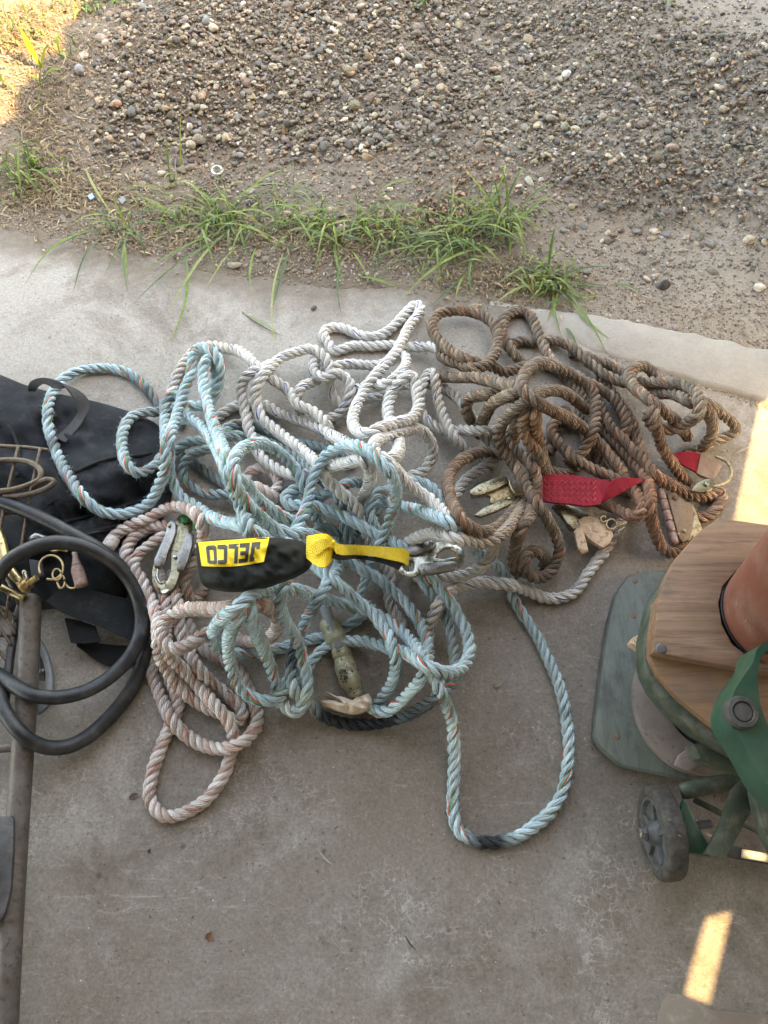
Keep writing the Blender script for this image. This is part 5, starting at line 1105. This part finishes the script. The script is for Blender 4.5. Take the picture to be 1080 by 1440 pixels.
def blade_px(B, x0, y0, x1, y1, lift=.02, width=.004, col=None, z1=None, bend=None):
    c = (GREENS[rng.integers(5)] if col is None else col)*rng.uniform(.8, 1.15)
    p0 = P(x0, y0, gz(x0, y0)); z = gz(x1, y1)+.003 if z1 is None else z1; p1 = P(x1, y1, z)
    B.add(p0, p1, lift, width, c, rng, rng.normal(0, .05) if bend is None else bend)
def tuft(label, blades, extra, name='grass_tuft'):
    B = Blades()
    for q in blades: blade_px(B, *q)
    for (cx, cy, n_, R, hgt) in extra:
        for _ in range(int(n_*.44)):
            a = rng.uniform(0, 6.28); x0, y0 = cx+rng.normal(0, R*.45), cy+rng.normal(0, R*.2); L = R*rng.uniform(.35, 1.9)
            blade_px(B, x0, y0, x0+L*math.cos(a), y0+L*.62*math.sin(a)-hgt*160*rng.uniform(.0, .5), hgt*rng.uniform(.2, .8), rng.uniform(.0016, .0042), None, gz(x0, y0)+hgt*rng.uniform(0, .5))
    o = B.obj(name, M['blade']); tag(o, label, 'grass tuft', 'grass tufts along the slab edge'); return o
tuft('grass tuft sending long blades left over the concrete slab', [(165, 322, 33, 404, .02, .0042), (150, 332, 104, 408, .02, .004), (185, 322, 182, 418, .02, .0035), (176, 326, 146, 390, .012, .003), (170, 318, 60, 358, .015, .003), (180, 322, 120, 312, .02, .004), (185, 330, 160, 280, .02, .004, None, .05), (120, 235, 165, 312, .02, .0045), (176, 335, 180, 395, .01, .004)], [(178, 325, 26, 42, .04)])
tuft('grass tuft whose long blades cross and point at the blue rope', [(330, 330, 184, 430, .025, .0045), (325, 322, 234, 444, .02, .0052), (262, 365, 238, 487, .012, .0048), (330, 322, 190, 392, .02, .004), (305, 318, 215, 335, .02, .004), (335, 345, 290, 405, .01, .003), (362, 345, 352, 418, .012, .004), (410, 345, 384, 430, .012, .0045), (400, 352, 385, 490, .012, .0035), (340, 440, 398, 474, .004, .0022), (345, 310, 290, 285, .03, .004, None, .05)], [(325, 318, 60, 70, .06), (300, 300, 40, 60, .06), (360, 320, 40, 55, .05)])
tuft('grass tuft with one broad blade drooping on the slab edge', [(413, 327, 485, 352, .025, .0048), (470, 335, 484, 402, .012, .0045), (484, 352, 480, 445, .008, .0036), (470, 340, 440, 388, .012, .004), (505, 390, 560, 405, .012, .005), (400, 270, 455, 280, .02, .004), (492, 350, 520, 395, .012, .0035), (555, 330, 515, 400, .012, .004), (530, 275, 590, 255, .03, .0045, None, .04), (545, 295, 600, 300, .02, .004)], [(450, 322, 34, 50, .04), (500, 330, 60, 60, .05), (420, 300, 30, 50, .05), (545, 330, 40, 60, .045)])
tuft('dense upright grass tuft behind the left brown rope ring', [(712, 330, 705, 230, .01, .0045, None, .10), (705, 320, 690, 240, .01, .004, None, .08), (700, 330, 620, 272, .02, .0055, None, .05), (705, 325, 650, 235, .02, .0042, None, .06), (715, 330, 775, 270, .02, .005, None, .05), (715, 325, 760, 295, .02, .0045, None, .03), (690, 350, 560, 425, .03, .005), (700, 345, 590, 390, .02, .004), (712, 335, 715, 365, .01, .004), (650, 390, 605, 432, .01, .004), (655, 385, 640, 425, .01, .004), (660, 340, 545, 345, .02, .004)], [(690, 320, 80, 65, .08), (650, 350, 60, 60, .05), (615, 330, 40, 55, .05), (600, 365, 40, 50, .04), (720, 315, 30, 40, .06)])
tuft('sprawling grass tuft pointing down at the brown ropes', [(775, 400, 860, 402, .012, .0045), (860, 400, 905, 415, .006, .004), (778, 405, 790, 475, .01, .004), (785, 410, 768, 452, .008, .006), (790, 405, 855, 500, .018, .0045), (800, 420, 862, 480, .01, .005), (862, 475, 903, 498, .004, .003), (795, 460, 812, 488, .006, .005), (770, 385, 780, 320, .01, .0055, None, .06), (760, 400, 695, 428, .01, .005), (762, 390, 725, 372, .012, .005), (745, 395, 720, 420, .01, .004), (775, 395, 860, 375, .012, .0045, None, .012)], [(780, 405, 46, 46, .03), (750, 385, 22, 40, .03)])
tuft('thin pale green grass stems at the far left by the dry litter', [(32, 285, 26, 190, .01, .005, None, .10), (34, 270, 55, 250, .01, .004, None, .04), (30, 262, 4, 215, .02, .004, None, .05), (52, 250, 110, 245, .02, .0035), (30, 240, 75, 275, .02, .003)], [(32, 240, 34, 40, .06)])
tuft('tiny pale grass sprig at the left edge below the broad leaved weed', [(8, 122, 0, 105, .01, .005, None, .05), (6, 122, 30, 140, .02, .004), (7, 123, 28, 112, .01, .003, None, .05)], [(7, 124, 10, 24, .03)])
tuft('two lone tall grass stems standing in front of the gravel', [(258, 268, 256, 140, .0, .0022, None, .10), (240, 258, 233, 190, .01, .0042, None, .07), (250, 262, 247, 222, .01, .003, STRAWC[2], .04)], [(245, 262, 10, 20, .03)])
# broad leaved weed
LG = np.array((.24, .36, .06))
def weed(label, qs):
    B = Blades()
    for q in qs: blade_px(B, *q)
    tag(B.obj('weed', M['blade']), label, 'weed')
weed('bright green broad leaved weed at the top left of the gravel', ((58, 95, 28, 38, .01, .012, LG, .10), (58, 95, 70, 58, .01, .013, LG, .09), (58, 122, 58, 92, 0, .003, LG*.6, .075), (58, 118, 87, 98, .012, .011, LG*.7, .05), (58, 116, 40, 108, .01, .007, LG*.7, .03), (40, 175, 58, 120, 0, .003, LG*.7, .02)))
weed('small weed with three little round leaves right of the broad leaved weed', ((84, 74, 82, 48, .01, .010, LG, .06), (84, 75, 97, 80, .006, .010, LG*.8, .03), (84, 72, 76, 63, .006, .010, LG*.8, .03)))
weed('low weed sprig at the very top left corner of the gravel', ((118, 14, 128, -8, .01, .01, LG, .05), (118, 14, 104, 26, .01, .009, LG, .03), (118, 14, 134, 20, .01, .008, LG*.8, .03)))
# small leaved ground cover between the tufts
B = Blades()
for (cx, cy, sx_w, sy_w, n_) in ((300, 300, 110, 22, 110), (450, 320, 60, 22, 45), (540, 320, 60, 26, 50), (650, 330, 70, 34, 80), (770, 400, 40, 20, 60), (20, 40, 60, 30, 90), (130, 5, 60, 12, 60), (40, 245, 40, 30, 60), (590, 8, 10, 4, 8), (940, 4, 14, 4, 8)):
    for _ in range(n_):
        x0, y0 = cx+rng.normal(0, sx_w*.55), cy+rng.normal(0, sy_w*.6); a = rng.uniform(0, 6.28); L = rng.uniform(5, 26)
        blade_px(B, x0, y0, x0+L*math.cos(a), y0+.6*L*math.sin(a)-4, rng.uniform(.003, .02), rng.uniform(.0014, .0042), None, gz(x0, y0)+rng.uniform(.004, .03))
    for _ in range(n_//3):
        x0, y0 = cx+rng.normal(0, sx_w*.55), cy+rng.normal(0, sy_w*.6); a = rng.uniform(0, 6.28); L = rng.uniform(4, 8)
        blade_px(B, x0, y0, x0+L*math.cos(a), y0+.6*L*math.sin(a), .002, .006, None, gz(x0, y0)+rng.uniform(.006, .02))
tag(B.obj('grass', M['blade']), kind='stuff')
# dry litter
B = Blades()
for (cx, cy, sx_w, sy_w, n_, c) in ((90, 270, 105, 34, 1700, 1), (60, 170, 45, 60, 700, 1), (60, 40, 90, 36, 1500, 1), (320, 325, 150, 26, 1200, 0), (540, 330, 120, 36, 1200, 0), (720, 395, 80, 26, 900, 0), (650, 300, 60, 40, 160, 0), (980, 115, 60, 40, 90, 0), (1000, 40, 60, 30, 60, 0), (200, 345, 120, 14, 160, 0)):
    for _ in range(n_):
        x0, y0 = cx+rng.normal(0, sx_w*.6), cy+rng.normal(0, sy_w*.6); a = rng.uniform(0, 6.28); L = (30 if c else 22)*rng.uniform(.12, 1)**1.6
        w0 = P(x0, y0, 0)
        if w0.y < edge_y(w0.x)-.05 and rng.uniform() < .8: continue
        blade_px(B, x0, y0, x0+L*math.cos(a), y0+.65*L*math.sin(a), rng.uniform(0, .007), rng.choice((.0007, .001, .0013, .0018, .0032)), STRAWC[rng.integers(5)]*rng.uniform(.55, 1.1), gz(x0, y0)+rng.uniform(.001, .010), rng.normal(0, .06))
for _ in range(260):          # curled dead leaves on the gravel
    cx, cy, s = [(270, 200, 0), (640, 290, 40), (680, 240, 30), (1000, 120, 40), (960, 250, 60), (640, 300, 30)][rng.integers(6)]
    if s == 0: continue
    x0, y0 = cx+rng.normal(0, s), cy+rng.normal(0, s*.6); a = rng.uniform(0, 6.28); L = rng.uniform(4, 9)
    blade_px(B, x0, y0, x0+L*math.cos(a), y0+.65*L*math.sin(a), rng.uniform(.002, .008), rng.uniform(.004, .009), np.array((.40, .22, .13))*rng.uniform(.7, 1.2), gz(x0, y0)+.01)
tag(B.obj('dry_litter', M['straw']), kind='stuff')
# crumbs of soil and grit
def grit():
    rng = np.random.default_rng(4); pts = []
    for _ in range(4200):
        x = rng.uniform(-60, 1140); e = np.interp(x, [q[0] for q in EDGE], [q[1] for q in EDGE]); y = e-abs(rng.normal(0, 55))+rng.normal(0, 6)
        pts.append((x, y, rng.uniform(.0008, .0026)))
    for _ in range(900): pts.append((rng.uniform(0, 1080), rng.uniform(400, 1440), rng.uniform(.0004, .0011)))
    for _ in range(700):
        t = rng.uniform(0, 1); pts.append((860+t*230+rng.normal(0, 6), 500+t*72+rng.normal(0, 5), rng.uniform(.0006, .0018)))
    for _ in range(22000):
        x = rng.uniform(-80, 1160); e = np.interp(x, [q[0] for q in EDGE], [q[1] for q in EDGE]); y = rng.uniform(-60, e-6); pts.append((x, y, rng.uniform(.0009, .0030)))
    V = []; F = []; CO = []; b = 0
    for (x, y, r) in pts:
        v = IV1*rng.uniform(.6, 1.3, 3)*r+np.array(P(x, y, gz(x, y)+r*.15)); V.append(v); F.append(IF1+b); b += len(v)
        c = np.array(((.27, .225, .18), (.33, .285, .235), (.20, .165, .13), (.40, .36, .31))[rng.integers(4)])*rng.uniform(.8, 1.25); CO.append(np.tile(c, (len(v), 1)))
    o = link('grit', np.concatenate(V), np.concatenate(F).tolist(), M['pebble'], None, False, recenter=False); CO = np.clip(np.concatenate(CO), .02, .8)
    ca = o.data.attributes.new('Col', 'FLOAT_COLOR', 'POINT'); ca.data.foreach_set('color', np.c_[CO, np.ones(len(CO))].astype(np.float32).ravel()); tag(o, kind='stuff')
grit()
# single bits on the floor
def bit(x0, y0, x1, y1, w, c, label, cat, name, lift=.002):
    B = Blades(); blade_px(B, x0, y0, x1, y1, lift, w, np.array(c), .004); tag(B.obj(name, M['straw']), label, cat)
_cb = worn('thin_brown_sheet', (.19, .15, .115), (.225, .185, .15), .8, 0, 12, (.29, .26, .22), (.56, .68), .3, .3)
tag(plate('fibreboard_sheet', [(920, 1475), (924, 1435), (931, 1408), (942, 1398), (958, 1398), (1000, 1420), (1150, 1432), (1150, 1480)], .0022, .0018, _cb, None, bevel=.0004), 'thin brown board corner on the floor beside the small sunlit strip', 'board')
bit(449, 1197, 467, 1216, .0022, (.42, .38, .32), 'pale straw lying on the floor below the rope heap', 'straw', 'straw')
bit(290, 1322, 298, 1310, .009, (.17, .07, .04), 'small red brown dead leaf alone on the lower floor', 'leaf', 'dead_leaf')
bit(570, 1316, 586, 1337, .0022, (.06, .05, .045), 'short dark twig on the bare lower floor', 'twig', 'twig')
bit(692, 965, 706, 961, .006, (.36, .31, .25), 'papery husk on the floor inside the long open loop', 'husk', 'seed_husk')
bit(209, 1200, 212, 1193, .004, (.03, .08, .06), 'tiny dark green scrap on the floor at left', 'scrap', 'leaf_scrap')
bit(181, 1123, 195, 1116, .006, (.10, .06, .05), 'crumbled brown leaf bit beside the lowest pink loop', 'leaf', 'dead_leaf')
bit(42, 305, 63, 352, .0028, (.2, .14, .1), 'brown twig lying across the slab corner at left', 'twig', 'twig')
bit(340, 438, 400, 473, .0022, (.07, .06, .05), 'long thin dark twig on the slab near the white rope arch', 'twig', 'twig')
bit(880, 664, 862, 641, .003, (.5, .42, .32), 'dry bark strip beside the right red strap', 'bark strip', 'bark_strip')
bit(1030, 640, 1055, 628, .004, (.5, .42, .34), 'pale dry husk near the frayed brown rope end', 'husk', 'seed_husk')
# ------------------------------------------------------------------ building overhead, added sun blocker, light, sky, camera
SUN_DIR = Vector((.86, -.46, 1.0)).normalized()           # towards the sun
ZR = 2.5; XW = 1.15
def up(px, py, z=0.0):
    """point (y, z) of the added sun blocker through which the sun reaches the given place"""
    p = P(px, py, z); t = (XW-p.x)/SUN_DIR.x; q = p+SUN_DIR*t; return (q.y, q.z)
SUNNY = [[(1079, 500), (1028, 735), (1180, 770), (1260, 545)],                       # open strip right of the heap
         [(991, 1291), (1005, 1288), (1027, 1281), (1019, 1318), (1008, 1362), (996, 1412), (959, 1399), (968, 1364), (980, 1322)],
         [(-60, -70), (190, -70), (165, -20), (140, 6), (110, 10), (96, 40), (78, 52), (80, 86), (52, 90), (44, 120), (20, 128), (18, 165), (-10, 180), (-60, 230)]]  # added opening that brightens the far left corner
n = NT('roof_board'); o_ = n.obj(); M['roof'] = n.done(n.mix(n.ramp(n.noise(o_, 3, 5), .3, .7), (.30, .28, .26), (.4, .38, .35)), .85, 0)
v = [(x, y, z) for z in (ZR, ZR+.04) for (x, y) in ((-5, -7), (XW+.06, -7), (XW+.06, .95), (-5, .95))]
rf = link('roof', v, [(0, 1, 2, 3), (4, 5, 6, 7), (0, 1, 5, 4), (1, 2, 6, 5), (2, 3, 7, 6), (3, 0, 4, 7)], M['roof'], None, False); tag(rf, 'grey boarded roof over the concrete floor', 'roof')
bm = bmesh.new()
def lp(pts):
    vs = [bm.verts.new((XW, y, z)) for y, z in pts]
    for i in range(len(vs)): bm.edges.new((vs[i], vs[(i+1) % len(vs)]))
lp([(-3.1, .001), (1.95, .001), (1.95, ZR-.003), (-3.1, ZR-.003)])  # unseen sheet put in to block the sun, openings cut to sunlit patches
for s in SUNNY: lp([up(x, y) for x, y in s])
lp([up(x, y, .186) for x, y in [(1009, 850), (1015, 822), (1036, 802), (1062, 792), (1062, 806), (1040, 826), (1022, 850)]])
lp([up(x, y, .034) for x, y in [(1046, 1195), (1075, 1200), (1073, 1209), (1045, 1204)]])
bmesh.ops.triangle_fill(bm, use_beauty=True, use_dissolve=False, edges=bm.edges[:])
r = bmesh.ops.extrude_face_region(bm, geom=bm.faces[:]); bmesh.ops.translate(bm, verts=[g for g in r['geom'] if isinstance(g, bmesh.types.BMVert)], vec=(.004, 0, 0))
tag(link_bm('sun_blocker', bm, M['roof']), 'unseen thin sheet added beyond the right edge, openings shaped to let sun patches in', 'wall')
def wall(name, x0, y0, x1, y1, label):
    d = Vector((x1-x0, y1-y0, 0)).normalized(); nn = Vector((-d.y, d.x, 0))*.05
    v = [(x, y, z) for z in (0.001, ZR-.003) for (x, y) in ((x0-nn.x, y0-nn.y), (x1-nn.x, y1-nn.y), (x1+nn.x, y1+nn.y), (x0+nn.x, y0+nn.y))]
    o = link(name, v, [(0, 1, 2, 3), (4, 5, 6, 7), (0, 1, 5, 4), (1, 2, 6, 5), (2, 3, 7, 6), (3, 0, 4, 7)], M['roof'], None, False); tag(o, label, 'wall')
wall('back_wall', -4.4, -3.2, 1.1, -3.2, 'grey boarded wall at the back of the covered floor')

sc = bpy.context.scene
w = bpy.data.worlds.new('World'); sc.world = w; w.use_nodes = True; nt = w.node_tree
sky = nt.nodes.new('ShaderNodeTexSky'); sky.sky_type = 'NISHITA'; sky.sun_disc = False
el = math.asin(SUN_DIR.z); az = math.atan2(SUN_DIR.x, SUN_DIR.y)
sky.sun_elevation = el; sky.sun_rotation = az; sky.air_density = 1.0; sky.dust_density = 3.0; sky.ozone_density = 1.0
nt.links.new(sky.outputs[0], nt.nodes['Background'].inputs[0]); nt.nodes['Background'].inputs[1].default_value = .15
ld = bpy.data.lights.new('sun', 'SUN'); ld.energy = 2.0; ld.angle = R_(.4); ld.color = (.78, .60, .38)
lo = bpy.data.objects.new('sun', ld); C.objects.link(lo); lo.rotation_euler = SUN_DIR.to_track_quat('Z', 'Y').to_euler(); lo.location = SUN_DIR*8

cam = bpy.data.cameras.new('camera'); co = bpy.data.objects.new('camera', cam); C.objects.link(co)
co.location = EYE; co.rotation_euler = (R_(90)-PITCH, 0, 0)
cam.sensor_fit = 'VERTICAL'; cam.sensor_height = 24; cam.lens = FPX/1440*24; cam.clip_start = .02; cam.clip_end = 400
sc.camera = co
vs = sc.view_settings; sc.display_settings.display_device = 'sRGB'; vs.view_transform = 'Standard'; vs.look = 'None'; vs.gamma = 1; vs.use_curve_mapping = False
vs.exposure = 3.86
try:
    vs.use_white_balance = True; vs.white_balance_temperature = 10500; vs.white_balance_tint = 10
except Exception: pass
sc.cycles.max_bounces = 6; sc.cycles.use_denoising = True
